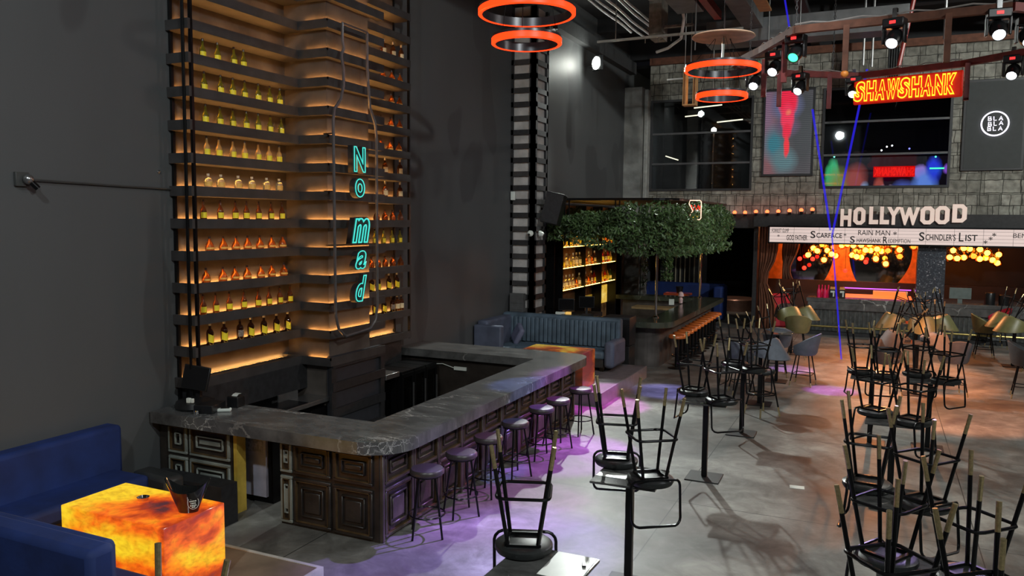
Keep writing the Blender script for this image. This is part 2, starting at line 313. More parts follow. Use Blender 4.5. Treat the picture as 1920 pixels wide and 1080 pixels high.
def m_beam(name, col, s, t):
    m, nt, b = new_mat(name); N = nt.nodes; L = nt.links; N.remove(b)
    tr = N.new('ShaderNodeBsdfTransparent'); e = N.new('ShaderNodeEmission'); e.inputs[0].default_value = rgb(col); e.inputs[1].default_value = s
    mx = N.new('ShaderNodeMixShader'); mx.inputs[0].default_value = t; L.new(tr.outputs[0], mx.inputs[1]); L.new(e.outputs[0], mx.inputs[2]); L.new(mx.outputs[0], N['Material Output'].inputs[0])
    return m
LASER = m_beam('laser_lit_haze', (0.03, 0.02, 0.8), 0.9, 0.5)
LINE = mat('black_letter', (0.012, 0.012, 0.014), 0.5)

# ------------------------------------------------------------------ mesh helpers
class MB:
    def __init__(s): s.v = []; s.f = []
    def add(s, vs, fs):
        o = len(s.v); s.v += [tuple(v) for v in vs]; s.f += [tuple(i+o for i in f) for f in fs]; return s
    def box(s, x0, x1, y0, y1, z0, z1):
        return s.add([(x0,y0,z0),(x1,y0,z0),(x1,y1,z0),(x0,y1,z0),(x0,y0,z1),(x1,y0,z1),(x1,y1,z1),(x0,y1,z1)],
                     [(0,3,2,1),(4,5,6,7),(0,1,5,4),(1,2,6,5),(2,3,7,6),(3,0,4,7)])
    def bar(s, p0, p1, w, h=None):
        """square-section bar between two points"""
        h = h or w; a = Vector(p0); b = Vector(p1); d = (b-a).normalized()
        u = Vector((0,0,1)) if abs(d.z) < 0.95 else Vector((1,0,0))
        x = d.cross(u).normalized()*w/2; y = x.cross(d).normalized()*h/2
        vs = [a-x-y, a+x-y, a+x+y, a-x+y, b-x-y, b+x-y, b+x+y, b-x+y]
        return s.add(vs, [(0,1,2,3),(7,6,5,4),(0,4,5,1),(1,5,6,2),(2,6,7,3),(3,7,4,0)])
    def tube(s, pts, r, n=8, closed=False, rs=None):
        P = [Vector(p) for p in pts]; m = len(P); rings = []
        up = None
        for i in range(m):
            if closed: t = (P[(i+1) % m] - P[i-1])
            else: t = P[min(i+1, m-1)] - P[max(i-1, 0)]
            t = t.normalized() if t.length > 1e-9 else Vector((0,0,1))
            if up is None:
                up = Vector((0,0,1)) if abs(t.z) < 0.9 else Vector((1,0,0))
            x = t.cross(up)
            if x.length < 1e-6: x = t.orthogonal()
            x.normalize(); y = x.cross(t).normalized(); up = y
            rr = rs[i] if rs else r
            rings.append([P[i] + (x*math.cos(2*PI*k/n) + y*math.sin(2*PI*k/n))*rr for k in range(n)])
        vs = [v for ring in rings for v in ring]; fs = []
        for i in range(m if closed else m-1):
            j = (i+1) % m
            for k in range(n):
                k2 = (k+1) % n; fs.append((i*n+k, i*n+k2, j*n+k2, j*n+k))
        if not closed:
            fs.append(tuple(range(n-1, -1, -1))); fs.append(tuple((m-1)*n+k for k in range(n)))
        return s.add(vs, fs)
    def lathe(s, prof, c=(0,0,0), n=20, a0=0, a1=2*PI, cap=True):
        full = abs(a1-a0-2*PI) < 1e-6; m = n if full else n+1
        vs = []; fs = []
        for (r, z) in prof:
            for k in range(m):
                a = a0 + (a1-a0)*k/n; vs.append((c[0]+r*math.cos(a), c[1]+r*math.sin(a), c[2]+z))
        for i in range(len(prof)-1):
            for k in range(n):
                k2 = (k+1) % m; fs.append((i*m+k, i*m+k2, (i+1)*m+k2, (i+1)*m+k))
        if full and cap:
            if prof[0][0] > 1e-6: fs.append(tuple(range(m-1, -1, -1)))
            if prof[-1][0] > 1e-6: fs.append(tuple((len(prof)-1)*m+k for k in range(m)))
        return s.add(vs, fs)
    def cyl(s, c, r, z0, z1, n=20): return s.lathe([(r, z0), (r, z1)], c, n)
    def prism(s, poly, z0, z1):
        n = len(poly)
        vs = [(x, y, z0) for x, y in poly] + [(x, y, z1) for x, y in poly]
        fs = [tuple(range(n-1, -1, -1)), tuple(range(n, 2*n))] + [(i, (i+1) % n, n+(i+1) % n, n+i) for i in range(n)]
        return s.add(vs, fs)
    def sphere(s, c, r, n=14, m=9, sc=(1,1,1)):
        prof = [(r*math.sin(PI*i/m)*1.0, -r*math.cos(PI*i/m)*sc[2]) for i in range(m+1)]
        prof[0] = (1e-7, prof[0][1]); prof[-1] = (1e-7, prof[-1][1])
        return s.lathe(prof, c, n)
    def xf(s, M):
        s.v = [tuple(M @ Vector(v)) for v in s.v]; return s
    def build(s, name, m, parent=None, smooth=False, bevel=0, loc=None, seg=2):
        me = bpy.data.meshes.new(name); me.from_pydata(s.v, [], s.f); me.update()
        me.materials.append(m)
        if smooth:
            for p in me.polygons: p.use_smooth = True
            try: me.set_sharp_from_angle(angle=math.radians(40))
            except Exception: pass
        o = bpy.data.objects.new(name, me); COL.objects.link(o)
        if bevel:
            b = o.modifiers.new('bevel', 'BEVEL'); b.width = bevel; b.segments = seg; b.limit_method = 'ANGLE'; b.angle_limit = math.radians(40)
            for p in me.polygons: p.use_smooth = True
            try: me.set_sharp_from_angle(angle=math.radians(60))
            except Exception: pass
        if parent: o.parent = parent
        if loc: o.location = loc
        return o

def tag(o, label, cat, group=None, kind=None):
    o['label'] = label; o['category'] = cat
    if group: o['group'] = group
    if kind: o['kind'] = kind
    return o
def thing(name, label, cat, loc=(0,0,0), rz=0, group=None):
    o = bpy.data.objects.new(name, None); COL.objects.link(o); o.empty_display_size = 0.1
    o.location = loc; o.rotation_euler = (0,0,rz)
    return tag(o, label, cat, group)
def struct(name, mb, m, parent=None, smooth=False, bevel=0):
    o = mb.build(name, m, parent, smooth, bevel)
    if parent is None: o['kind'] = 'structure'
    return o
def child_of(o): return [c for c in bpy.data.objects if c.parent == o]
KIDS = {}
def copy_tree(o, parent=None):
    c = o.copy(); COL.objects.link(c); c.parent = parent
    if o.name not in KIDS: KIDS[o.name] = child_of(o)
    for ch in KIDS[o.name]: copy_tree(ch, c)
    return c
def dup(proto, label, loc, rz=0, first=False, mw=None, group=None):
    o = proto if first else copy_tree(proto)
    if mw is not None: o.matrix_world = mw
    else: o.location = loc; o.rotation_euler = (0, 0, rz)
    o['label'] = label
    if group: o['group'] = group
    return o

def text_obj(name, body, m, parent, loc, rot, width=None, height=0.2, depth=0.004, outline=0, shear=0, bold=0.0, fixh=True, flip=False, spacing=1.0):
    cu = bpy.data.curves.new('txt', 'FONT'); cu.body = body; cu.size = 1; cu.align_x = 'CENTER'; cu.shear = shear; cu.space_character = spacing
    cu.resolution_u = 4
    if outline:
        cu.fill_mode = 'NONE'; cu.bevel_depth = outline; cu.bevel_resolution = 1; cu.offset = bold
    else:
        cu.extrude = 0.5; cu.offset = bold
    t = bpy.data.objects.new('txt', cu); COL.objects.link(t)
    dg = bpy.context.evaluated_depsgraph_get(); dg.update()
    me = bpy.data.meshes.new_from_object(t.evaluated_get(dg))
    bpy.data.objects.remove(t)
    xs = [v.co.x for v in me.vertices]; ys = [v.co.y for v in me.vertices]
    x0, x1, y0, y1 = min(xs), max(xs), min(ys), max(ys)
    sy = height/(y1-y0); sx = width/(x1-x0) if width else sy
    for v in me.vertices:
        x = (v.co.x-(x0+x1)/2)*sx; y = (v.co.y-(y0+y1)/2)*sy
        z = v.co.z*sy if outline else (v.co.z+0.5)*depth
        v.co = (-x if flip else x, y, z)
    me.materials.clear(); me.materials.append(m); me.name = name
    o = bpy.data.objects.new(name, me); COL.objects.link(o)
    if parent: o.parent = parent
    o.location = loc; o.rotation_euler = rot
    return o
FACE_Y = (PI/2, 0, 0)          # text read when looking along +y
FACE_X = (PI/2, 0, PI/2)       # text read when looking along -x

# ------------------------------------------------------------------ the setting
XW = -7.8; XR = 12.0; Y0 = -4.0; YB = 26.3; YE = 33.5; ZC = 9.3
struct('floor', MB().box(XW-0.3, XR+0.3, Y0-0.3, YE+0.3, -0.2, 0), FLOOR)
struct('ceiling', MB().box(XW-0.3, XR+0.3, Y0-0.3, YB+0.3, ZC, ZC+0.2), DARK)
struct('wall_left', MB().box(XW-0.3, XW, Y0, YE, 0, ZC), WALL)
struct('wall_right', MB().box(XR, XR+0.3, Y0, YE, 0, ZC), WALL)
struct('wall_front', MB().box(XW, XR, Y0-0.3, Y0, 0, ZC), WALL)
struct('wall_end', MB().box(XW, XR, YE, YE+0.3, 0, 3.65), DARK)
# stone facade above the second bar, with two window openings
W1 = (-7.05, -3.75, 4.39, 7.36); W2 = (-1.72, 1.77, 4.44, 7.45)
wb = MB()
wb.box(-7.1, XR, YB, YB+0.35, 3.65, 4.39)
wb.box(-7.1, W1[0], YB, YB+0.35, 4.39, 7.45); wb.box(W1[1], W2[0], YB, YB+0.35, 4.39, 7.45)
wb.box(W2[0], W2[1], YB, YB+0.35, 4.39, 4.44)
wb.box(W2[1], XR, YB, YB+0.35, 4.39, 7.45)
wb.box(W1[0], W1[1], YB, YB+0.35, 7.36, 7.45)
wb.box(-7.1, XR, YB, YB+0.35, 7.45, 8.5)
struct('wall_back', wb, STONE)
# rooms behind: upper floor slab and upper room shell
struct('trim_1', MB().box(XW, XR, YB+0.35, YE, 3.65, 3.85), DARK)
up = MB(); up.box(XW, XR, 31.0, 31.2, 3.85, 8.5).box(XW, XR, YB+0.35, 31.2, 8.5, 8.6); up.box(-3.0, -2.9, YB+0.35, 31.0, 3.85, 8.5); up.box(3.2, 3.3, YB+0.35, 31.0, 3.85, 8.5)
struct('wall_upper', up, DARK)
# brown steel girder and head wall above the stone
struct('trim_2', MB().box(-7.1, XR, YB-0.12, YB+0.2, 8.5, 8.72), RUST)
struct('trim_3', MB().box(XW, XR, YB, YB+0.3, 8.72, ZC), DARK)
# ledge beam running along the top of the left wall
struct('trim_4', MB().box(XW, XW+0.22, Y0, YB, 8.25, 8.62), mat('ledge_paint', (0.06, 0.062, 0.064), 0.6))
# windows
def window(name, W, rails, tilt=0):
    x0, x1, z0, z1 = W; fr = MB(); t = 0.07
    fr.box(x0, x1, YB-0.04, YB+0.1, z0, z0+t).box(x0, x1, YB-0.04, YB+0.1, z1-t, z1).box(x0, x0+t, YB-0.04, YB+0.1, z0+t, z1-t).box(x1-t, x1, YB-0.04, YB+0.1, z0+t, z1-t)
    f = struct(name, fr, mat('window_frame_paint', (0.035, 0.036, 0.04), 0.5))
    r = MB()
    for z in rails: r.box(x0+t, x1-t, YB-0.02, YB+0.06, z-0.03, z+0.03)
    r.build('glazing_bar', mat('window_bar_paint', (0.10, 0.10, 0.105), 0.4), f)
    MB().box(x0+t, x1-t, YB+0.03, YB+0.045, z0+t, z1-t).build('pane', GLASSW, f)
window('window_1', W1, (5.28, 6.26)); window('window_2', W2, (5.44, 6.42))
# ceiling beams
cb = MB()
for y in (3.0, 8.0, 13.0, 18.0, 23.0): cb.box(XW, XR, y-0.15, y+0.15, 8.9, ZC)
for x in (-2.0, 3.5, 8.0): cb.box(x-0.12, x+0.12, Y0, YB, 8.75, 8.9)
struct('trim_5', cb, mat('black_steel_beam', (0.02, 0.02, 0.022), 0.6))
# concrete column in the far left corner
c = MB().box(-7.8, -7.22, 25.75, 26.3, 0, 7.75).build('concrete_column', CONC)
tag(c, 'rough grey concrete column in the far corner beside the left upper window', 'column')
c = MB().box(-7.2, -7.06, 25.95, 26.3, 0, 7.7).build('steel_pipe_casing', mat('pale_casing', (0.33,0.33,0.31), 0.6, var=0.2), bevel=0.03)
tag(c, 'pale narrow casing running up the right side of the corner concrete column', 'casing')

# passage left of the second bar and the bar room shell
sh = MB(); sh.box(-3.62, -3.5, 26.3, YE, 0, 3.65)
struct('wall_passage', sh, BLACKW)
br = MB(); br.box(-3.5, XR, 29.3, 29.5, 0, 3.65)
struct('wall_bar_room', br, mat('brown_black_wall', (0.03, 0.016, 0.012), 0.6, var=0.3, scale=2))
struct('trim_6', MB().box(-5.9, -3.5, 26.2, 26.32, 3.2, 3.65), BLACKW)

# slatted screen behind the far sofa
sl = thing('slat_screen', 'dark screen of pale vertical slats behind the far blue sofa', 'screen', (-6.6, 29.0, 0))
for i in range(8): MB().box(-0.46+i*0.17-0.018, -0.46+i*0.17+0.018, -0.03, 0.03, 0.9, 3.2).build('slat', mat('pale_slat', (0.42,0.37,0.27), 0.5), sl)
MB().box(-0.7, 1.0, 0.03, 0.08, 0, 3.6).build('backing', BLACKW, sl)
# wooden door panels beside the back shelf
dp = thing('wall_cladding', 'brown ribbed wooden panel on the wall behind the leafy bar', 'wall panel', (-7.75, 25.2, 0))
MB().box(0, 0.05, -0.5, 0.5, 0, 3.3).build('panel', mat('brown_panel', (0.09,0.045,0.028), 0.6, var=0.3), dp)
rb = MB()
for i in range(9): rb.box(0.05, 0.075, -0.46+i*0.11, -0.42+i*0.11, 0.05, 3.25)
rb.build('rib', mat('brown_rib', (0.14,0.075,0.045), 0.6, var=0.3), dp)
c = MB().lathe([(0.82,0),(0.82,0.42),(0.78,0.46)], (0,0,0), 40).build('round_plinth', PLINTH, smooth=True, loc=(-4.95, 31.6, 0))
tag(c, 'low round copper-coloured plinth at the end of the dark passage', 'plinth')

# ------------------------------------------------------------------ first bar: tall bottle rack
LEV = [1.43 + 0.39*k for k in range(18)]
rack = thing('bottle_rack', 'tall black backlit bottle rack climbing the left wall behind the marble bar', 'shelving', (0,0,0))
PX, PY0, PY1 = -7.05, 9.13, 10.12    # pillar front and sides
MB().box(XW, XW+0.02, 7.14, PY0, 1.45, 8.2).build('back_panel', CLAD, rack)
MB().box(XW, XW+0.02, PY1, 11.95, 1.45, 8.2).build('back_panel', CLAD, rack)
MB().box(XW, PX, PY0, PY1, 0, 8.2).build('pillar_panel', CLAD, rack)
dd = MB().box(XW, XW+0.35, 7.14, PY0, 0.95, 1.31).box(XW, XW+0.25, PY1, 11.8, 0.0, 1.31)
dd.build('lower_panel', BLACKW, rack)
base = MB().box(PX-0.02, PX+0.05, PY0-0.03, PY1+0.25, 0, 1.43)
base.build('pillar_base', mat('blue_black_panel', (0.03,0.032,0.04), 0.6), rack)
bs = MB()
for z in (0.25, 0.62, 1.0, 1.34): bs.box(PX+0.05, PX+0.1, PY0-0.05, PY1+0.28, z-0.07, z+0.06)
for y in (PY0-0.02, PY1+0.22): bs.box(PX+0.05, PX+0.09, y-0.05, y+0.05, 0, 1.42)
bs.build('base_slat', BLACKW, rack)
T = 0.12; TR = 0.045
for k, z in enumerate(LEV[:18]):
    if z > 8.2: break
    zs = z-TR if k < 5 else z-0.016; zp = z-0.035 if k < 5 else z-0.018
    def board(mb, strips, soft=()):
        b = mb.build('shelf_board', BOARD, rack)
        st = MB()
        for s_ in strips: st.box(*s_)
        st.build('led_strip', WLED, b)
        for s_ in soft: MB().box(*s_).build('front_led_strip', WLED2, b)
    # left run, tray with a low lip at the front
    board(MB().box(XW, -7.45, 7.10, PY0-0.11, z-T, z-TR).box(-7.736, -7.730, 7.12, PY0-0.11, z-TR, zs+0.014).box(-7.47, -7.45, 7.10, PY0-0.11, z-TR, z), [(-7.752, -7.742, 7.16, PY0-0.13, zs, zs+0.01)], [(-7.53, -7.518, 7.3, PY0-0.16, z-TR, z-TR+0.01)] if 0 < k < 11 else [])
    # around the pillar
    o = 0.11
    board(MB().box(XW, PX+o, PY0-o, PY0, z-T, z-0.035).box(PX, PX+o, PY0, PY1+0.27, z-T, z-0.035).box(XW, PX+o, PY0-o, PY0-o+0.015, z-0.035, z).box(PX+o-0.015, PX+o, PY0-o, PY1+0.27, z-0.035, z),
          [(-7.4, PX+0.04, PY0-0.035, PY0-0.026, zp, zp+0.009), (PX+0.026, PX+0.035, PY0-0.02, PY1+0.24, zp, zp+0.009)])
    # right run
    board(MB().box(XW, -7.45, PY1, 11.97, z-T, z-TR).box(-7.736, -7.730, PY1, 11.95, z-TR, zs+0.014).box(-7.47, -7.45, PY1, 11.97, z-TR, z), [(-7.752, -7.742, PY1+0.03, 11.9, zs, zs+0.01)], [(-7.53, -7.518, 10.9, 11.9, z-TR, z-TR+0.01)] if 0 < k < 13 else [])
for (x, y) in ((-7.46, 7.12), (-7.78, 7.12), (-7.47, 11.93), (-7.78, 11.93)):
    MB().box(x-0.018, x+0.018, y-0.018, y+0.018, 0.95 if y < 8 else 1.3, 8.2).build('post', BLACKM, rack)
tube = MB().tube([(-7.50, 7.04, 0.95), (-7.50, 7.04, 8.2)], 0.02, 8).build('cable_conduit', BLACKM, rack)
# side rungs seen at the near end
for z in LEV[:17]: MB().box(-7.8, -7.44, 7.06, 7.10, z-T, z).build('side_rung', BOARD, rack)

# neon sign on the pillar: bottle outline and five letters
sg = thing('neon_sign', 'teal neon letters and grey bottle outline mounted down the rack pillar', 'sign', (-6.78, 9.45, 0))
bo = [(-0.31, 6.05), (0.27, 6.05), (0.27, 5.55), (0.30, 5.25), (0.33, 5.0), (0.46, 4.78), (0.49, 4.6), (0.49, 2.1), (0.44, 1.9), (0.3, 1.78), (-0.3, 1.74), (-0.45, 1.86), (-0.52, 2.05), (-0.53, 4.72), (-0.5, 4.88), (-0.36, 5.02), (-0.29, 5.22), (-0.29, 5.45), (-0.33, 5.58), (-0.33, 5.64), (-0.28, 5.72), (-0.31, 5.82)]
MB().tube([(0, y, z) for y, z in bo], 0.022, 6, closed=True).build('bottle_outline', mat('grey_tube', (0.12,0.115,0.12), 0.35, 0.3), sg, smooth=True)
st = MB()
for z in (2.2, 3.76, 4.54): st.box(-0.17, 0, -0.53, -0.51, z, z+0.015)
st.box(-0.17, 0, -0.5, 0.45, 3.02, 3.035)
st.build('bracket', BLACKM, sg)
for ch, y, z, h, wd, sh_ in (('N', -0.01, 4.23, 0.36, 0.27, 0), ('o', -0.01, 3.83, 0.27, 0.23, 0), ('m', 0.01, 3.23, 0.36, 0.42, 0.35), ('a', 0.0, 2.81, 0.27, 0.27, 0.35), ('d', 0.0, 2.40, 0.38, 0.27, 0.35)):
    L_ = text_obj('letter', ch, TEAL, sg, (0.06, y, z), FACE_X, wd, h, outline=0.017, shear=sh_, bold=0.03)
    L_['label'] = 'glowing teal outline letter %s' % ch
    bk = text_obj('letter_box', ch, BLACKW, L_, (0, 0, -0.1), (0, 0, 0), wd*1.08, h*1.06, depth=0.085, shear=sh_, bold=0.02)

# ------------------------------------------------------------------ bottles on the rack
ORD = ['first','second','third','fourth','fifth','sixth','seventh','eighth','ninth','tenth','eleventh','twelfth','thirteenth','fourteenth','fifteenth','sixteenth','seventeenth','eighteenth']
def bmat(name, col, rough=0.08, tr=0.55): return mat(name, col, rough, var=0.0, trans=tr, spec=0.6)
G_OLIVE = bmat('olive_glass', (0.30, 0.26, 0.03)); G_AMBER = bmat('amber_glass', (0.55, 0.13, 0.02)); G_GOLD = bmat('golden_glass', (0.85, 0.55, 0.2)); G_BLACK = bmat('black_glass', (0.03, 0.008, 0.004), tr=0.1); G_BROWN = bmat('brown_glass', (0.22, 0.06, 0.015))
G_GREEN = bmat('green_glass', (0.1, 0.3, 0.05)); G_RED = bmat('red_glass', (0.6, 0.03, 0.01)); G_CLEAR = bmat('clear_glass', (0.9, 0.8, 0.55), tr=0.8)
LB_Y = mat('yellow_label', (0.95, 0.80, 0.04), 0.5, var=0.08); LB_O = mat('orange_label', (0.85, 0.5, 0.12), 0.5); LB_W = mat('cream_label', (0.85, 0.75, 0.5), 0.5); CAPD = mat('dark_cap', (0.03, 0.015, 0.012), 0.35); CAPW = mat('white_cap', (0.8, 0.78, 0.68), 0.4); LB_K = mat('black_label_white_print', (0.25,0.22,0.2), 0.5, var=0.8, scale=60)
def bottle(kind):
    P = {'tall':   ([(0,0),(0.038,0),(0.041,0.01),(0.041,0.135),(0.036,0.16),(0.016,0.2),(0.013,0.265),(0.0,0.266)], 0.265),
         'decanter':([(0,0),(0.046,0),(0.055,0.03),(0.056,0.085),(0.043,0.125),(0.018,0.165),(0.014,0.2),(0,0.201)], 0.2),
         'square': ([(0,0),(0.046,0),(0.05,0.01),(0.05,0.14),(0.042,0.155),(0.018,0.17),(0.016,0.195),(0,0.196)], 0.195),
         'stout':  ([(0,0),(0.042,0),(0.046,0.01),(0.046,0.175),(0.037,0.205),(0.017,0.225),(0.015,0.275),(0,0.276)], 0.275)}
    return P[kind]
def make_bottle(kind, glass, capm, labm, chevron=False):
    prof, h = bottle(kind)
    mb = MB().lathe(prof, n=4 if kind == 'square' and False else 12)
    o = mb.build('bottle', glass, smooth=True)
    r = prof[2][0]
    cap = MB().lathe([(0.0,0),(0.017 if kind != 'tall' else 0.014,0),(0.018 if kind != 'tall' else 0.0145,0.045 if kind in ('stout',) else 0.03),(0,0.0455 if kind in ('stout',) else 0.03)], n=8)
    cap.build('cap', capm, o, True, loc=(0,0,h-0.012))
    if labm:
        z0, z1 = {'tall': (0.045, 0.125), 'decanter': (0.045, 0.08), 'square': (0.05, 0.115), 'stout': (0.055, 0.15)}[kind]
        lb = MB(); n = 8; vs = []; fs = []
        for k in range(n+1):
            a = -1.3 + 2.6*k/n; dz = 0.03*(1-abs(a)/1.3) if chevron else 0
            vs += [(math.cos(a)*(r+0.0015), math.sin(a)*(r+0.0015), z0-dz*0.7+0.01), (math.cos(a)*(r+0.0015), math.sin(a)*(r+0.0015), z1-dz+ (0.02 if chevron else 0))]
        for k in range(n): fs.append((2*k, 2*k+2, 2*k+3, 2*k+1))
        lb.add(vs, fs).build('label', labm, o, True)
    return o
BT = {'yellow': ('tall', G_OLIVE, CAPD, LB_Y, False, 'dark-necked bottle, yellow label'),
      'gold': ('tall', G_GOLD, CAPD, LB_Y, False, 'golden bottle, yellow label'),
      'tequila': ('square', G_CLEAR, CAPW, LB_O, False, 'squat pale golden bottle'),
      'orange': ('tall', G_BROWN, CAPD, LB_Y, False, 'brown bottle, golden label'),
      'amber': ('decanter', G_AMBER, CAPD, LB_O, False, 'round amber decanter bottle'),
      'chevron': ('stout', G_BLACK, CAPW, LB_Y, True, 'black bottle, pointed yellow label'),
      'blackw': ('stout', G_BLACK, CAPD, LB_K, False, 'all-black bottle'),
      'cream': ('stout', G_BROWN, CAPW, LB_W, False, 'dark bottle, cream label'),
      'darkamber': ('decanter', G_BROWN, CAPD, None, False, 'dark reddish decanter bottle')}
PROTO = {}
def put_bottle(t, label, loc, group, sc=1.0):
    k, g, c_, l_, ch, _ = BT[t]
    if t not in PROTO:
        o = PROTO[t] = make_bottle(k, g, c_, l_, ch); first = True
    else: o = PROTO[t]; first = False
    b = o if first else copy_tree(o)
    b.location = loc; b.rotation_euler = (0, 0, random.uniform(-0.35, 0.15))
    b.scale = (sc, sc, sc); tag(b, label, 'bottle', group)
LEFT = {10: ('yellow', [7.44, 7.68, 7.96, 8.13]), 9: ('yellow', [7.45, 7.72, 7.93, 8.14, 8.39, 8.61, 8.81]), 8: ('yellow', [7.46, 7.7, 7.92, 8.16, 8.38, 8.61, 8.83]),
        7: ('gold', [7.47, 7.67, 7.91, 8.12, 8.37, 8.58, 8.78]), 6: ('tequila', [7.48, 7.69, 7.99, 8.24, 8.52, 8.77]), 5: ('orange', [7.39, 7.67, 7.93, 8.13, 8.36, 8.6, 8.82]),
        4: ('amber', [7.48, 7.71, 7.93, 8.14, 8.37, 8.6, 8.82]), 3: ('amber', [7.41, 7.69, 7.9, 8.12, 8.38, 8.59, 8.84]), 2: ('orange', [7.35, 7.56, 7.79, 8.05, 8.32, 8.53, 8.75, 8.96]),
        1: ('chevron', [7.45, 7.69, 7.97, 8.17, 8.42, 8.67, 8.9])}
RIGHT = {12: ('cream', [11.36, 11.65, 11.9]), 11: ('amber', [11.34, 11.6, 11.86]), 10: ('amber', [11.31, 11.59, 11.84]), 9: ('amber', [11.27, 11.57, 11.84]), 8: ('amber', [11.27, 11.54, 11.82]),
         7: ('cream', [11.39, 11.85]), 6: ('cream', [11.39, 11.85]), 5: ('darkamber', [11.13, 11.38, 11.61, 11.86]), 4: ('yellow', [11.08, 11.33, 11.59, 11.84]),
         3: ('darkamber', [10.97, 11.17, 11.38, 11.61, 11.86]), 2: ('chevron', [10.98, 11.17, 11.49, 11.74]), 1: ('chevron', [11.07, 11.34, 11.6, 11.75, 11.88])}
for side, D in (('left', LEFT), ('right', RIGHT)):
    kmax = max(D)
    for k, (t, ys) in D.items():
        for i, y in enumerate(ys):
            tt = t
            if side == 'left' and k == 1 and i == 2: tt = 'blackw'
            if side == 'right' and k == 1 and i in (2,): tt = 'blackw'
            if side == 'right' and k == 1 and i in (3, 4): tt = 'cream'
            row = ORD[k-1] + ' shelf up' if k > 1 else 'lowest shelf'
            put_bottle(tt, '%s, %s from left, %s, %s of pillar' % (BT[tt][5], ORD[i], row, side), (-7.6, y, LEV[k]-0.045), 'bottles on the %s side of the tall rack' % side)

# ------------------------------------------------------------------ first bar: marble counter, panelled front
def arc(cx, cy, r, a0, a1, n=8): return [(cx+r*math.cos(math.radians(a0+(a1-a0)*i/n)), cy+r*math.sin(math.radians(a0+(a1-a0)*i/n))) for i in range(n+1)]
outer = [(-7.76, 6.65)] + arc(-4.88, 7.15, 0.5, -90, 0) + arc(-4.78, 12.5, 0.4, 0, 90) + [(-7.78, 12.9)]
inner = [(-7.78, 12.05), (-5.12, 12.05), (-5.12, 7.42), (-7.76, 7.42)]
poly = outer + inner
cnt = MB()
N_ = len(poly)
# counter top built as quads between the outer and inner rails
rail_o = [(-7.76, 6.65), (-6.5, 6.65), (-5.4, 6.65)] + arc(-4.88, 7.15, 0.5, -90, 0, 10) + [(-4.38, 8.5), (-4.38, 10.5)] + arc(-4.78, 12.5, 0.4, 0, 90, 8) + [(-5.6, 12.9), (-7.78, 12.9)]
rail_i = [(-7.76, 7.42), (-6.5, 7.42), (-5.4, 7.42)] + [(-5.12, 7.42)]*11 + [(-5.12, 8.5), (-5.12, 10.5)] + [(-5.12, 12.05)]*9 + [(-5.6, 12.05), (-7.78, 12.05)]
vs = []; fs = []
for (o_, i_) in zip(rail_o, rail_i): vs += [(o_[0], o_[1], 1.1), (i_[0], i_[1], 1.1), (o_[0], o_[1], 0.965), (i_[0], i_[1], 0.965)]
for k in range(len(rail_o)-1):
    a, b = 4*k, 4*k+4
    fs += [(a, b, b+1, a+1), (a+2, a+3, b+3, b+2), (a, a+2, b+2, b), (a+1, b+1, b+3, a+3)]
fs += [(0, 1, 3, 2), (4*len(rail_o)-4, 4*len(rail_o)-2, 4*len(rail_o)-1, 4*len(rail_o)-3)]
bar = thing('bar_counter', 'U-shaped bar with a black white-veined marble top and carved dark panels', 'bar counter', (0,0,0))
cnt.add(vs, fs).build('marble_top', MARBLE, bar)
# carcass
body = MB()
body.box(-7.78, -6.62, 6.8, 6.93, 0, 0.965)
body.box(-5.93, -4.63, 6.8, 7.3, 0, 0.965)
body.box(-5.05, -4.63, 7.3, 12.65, 0, 0.965); body.box(-7.78, -5.05, 12.15, 12.65, 0, 0.965)
body.build('carcass', PANELW, bar)
def panel(x, z0, z1, wd, m, edge=True):
    """framed raised panel facing -y, its own part; local frame x along the wall"""
    p = MB(); t = 0.035
    p.box(x, x+wd, -0.03, 0, z0, z0+t).box(x, x+wd, -0.03, 0, z1-t, z1).box(x, x+t, -0.03, 0, z0+t, z1-t).box(x+wd-t, x+wd, -0.03, 0, z0+t, z1-t)
    q = 0.10; u = 0.018
    p.box(x+q, x+wd-q, -0.028, 0, z0+q, z0+q+u).box(x+q, x+wd-q, -0.028, 0, z1-q-u, z1-q).box(x+q, x+q+u, -0.028, 0, z0+q, z1-q).box(x+wd-q-u, x+wd-q, -0.028, 0, z0+q, z1-q)
    p.box(x+q+0.05, x+wd-q-0.05, -0.02, 0, z0+q+0.05, z1-q-0.05)
    e = MB(); e.box(x+t, x+wd-t, -0.034, -0.002, z0+t, z0+t+0.006).box(x+t, x+wd-t, -0.034, -0.002, z1-t-0.006, z1-t).box(x+t, x+t+0.006, -0.034, -0.002, z0+t, z1-t).box(x+wd-t-0.006, x+wd-t, -0.034, -0.002, z0+t, z1-t)
    return p, e
def put_panels(rz, loc, spans, m, zs=((0.03, 0.56), (0.6, 0.95))):
    R = Matrix.Translation(loc) @ Matrix.Rotation(rz, 4, 'Z')
    for (x, wd) in spans:
        for z0, z1 in zs:
            p, e = panel(x, z0, z1, wd, m)
            a = p.xf(R).build('carved_panel', m, bar, bevel=0.006, seg=1); e.xf(R).build('gilt_edge', EDGE, a)
put_panels(0, (0, 6.8, 0), [(-7.62, 0.30), (-7.28, 0.62)], PANELG)
put_panels(0, (0, 6.8, 0), [(-5.92, 0.16)], PANELG)
put_panels(0, (0, 6.8, 0), [(-5.74, 0.5), (-5.2, 0.5)], PANELW)
sp = []; y = 0.0
PANELS_ = mat('carved_brown_wood', (0.07, 0.055, 0.045), 0.38, var=0.4, scale=4, bump=0.15)
put_panels(PI/2, (-4.63, 6.86, 0), [(0.02+0.575*i, 0.53) for i in range(10)], PANELS_)
for i in range(11): MB().box(-4.64, -4.59, 6.81+0.575*i, 6.855+0.575*i, 0, 0.95).build('pilaster', PANELS_, bar, bevel=0.006, seg=1)
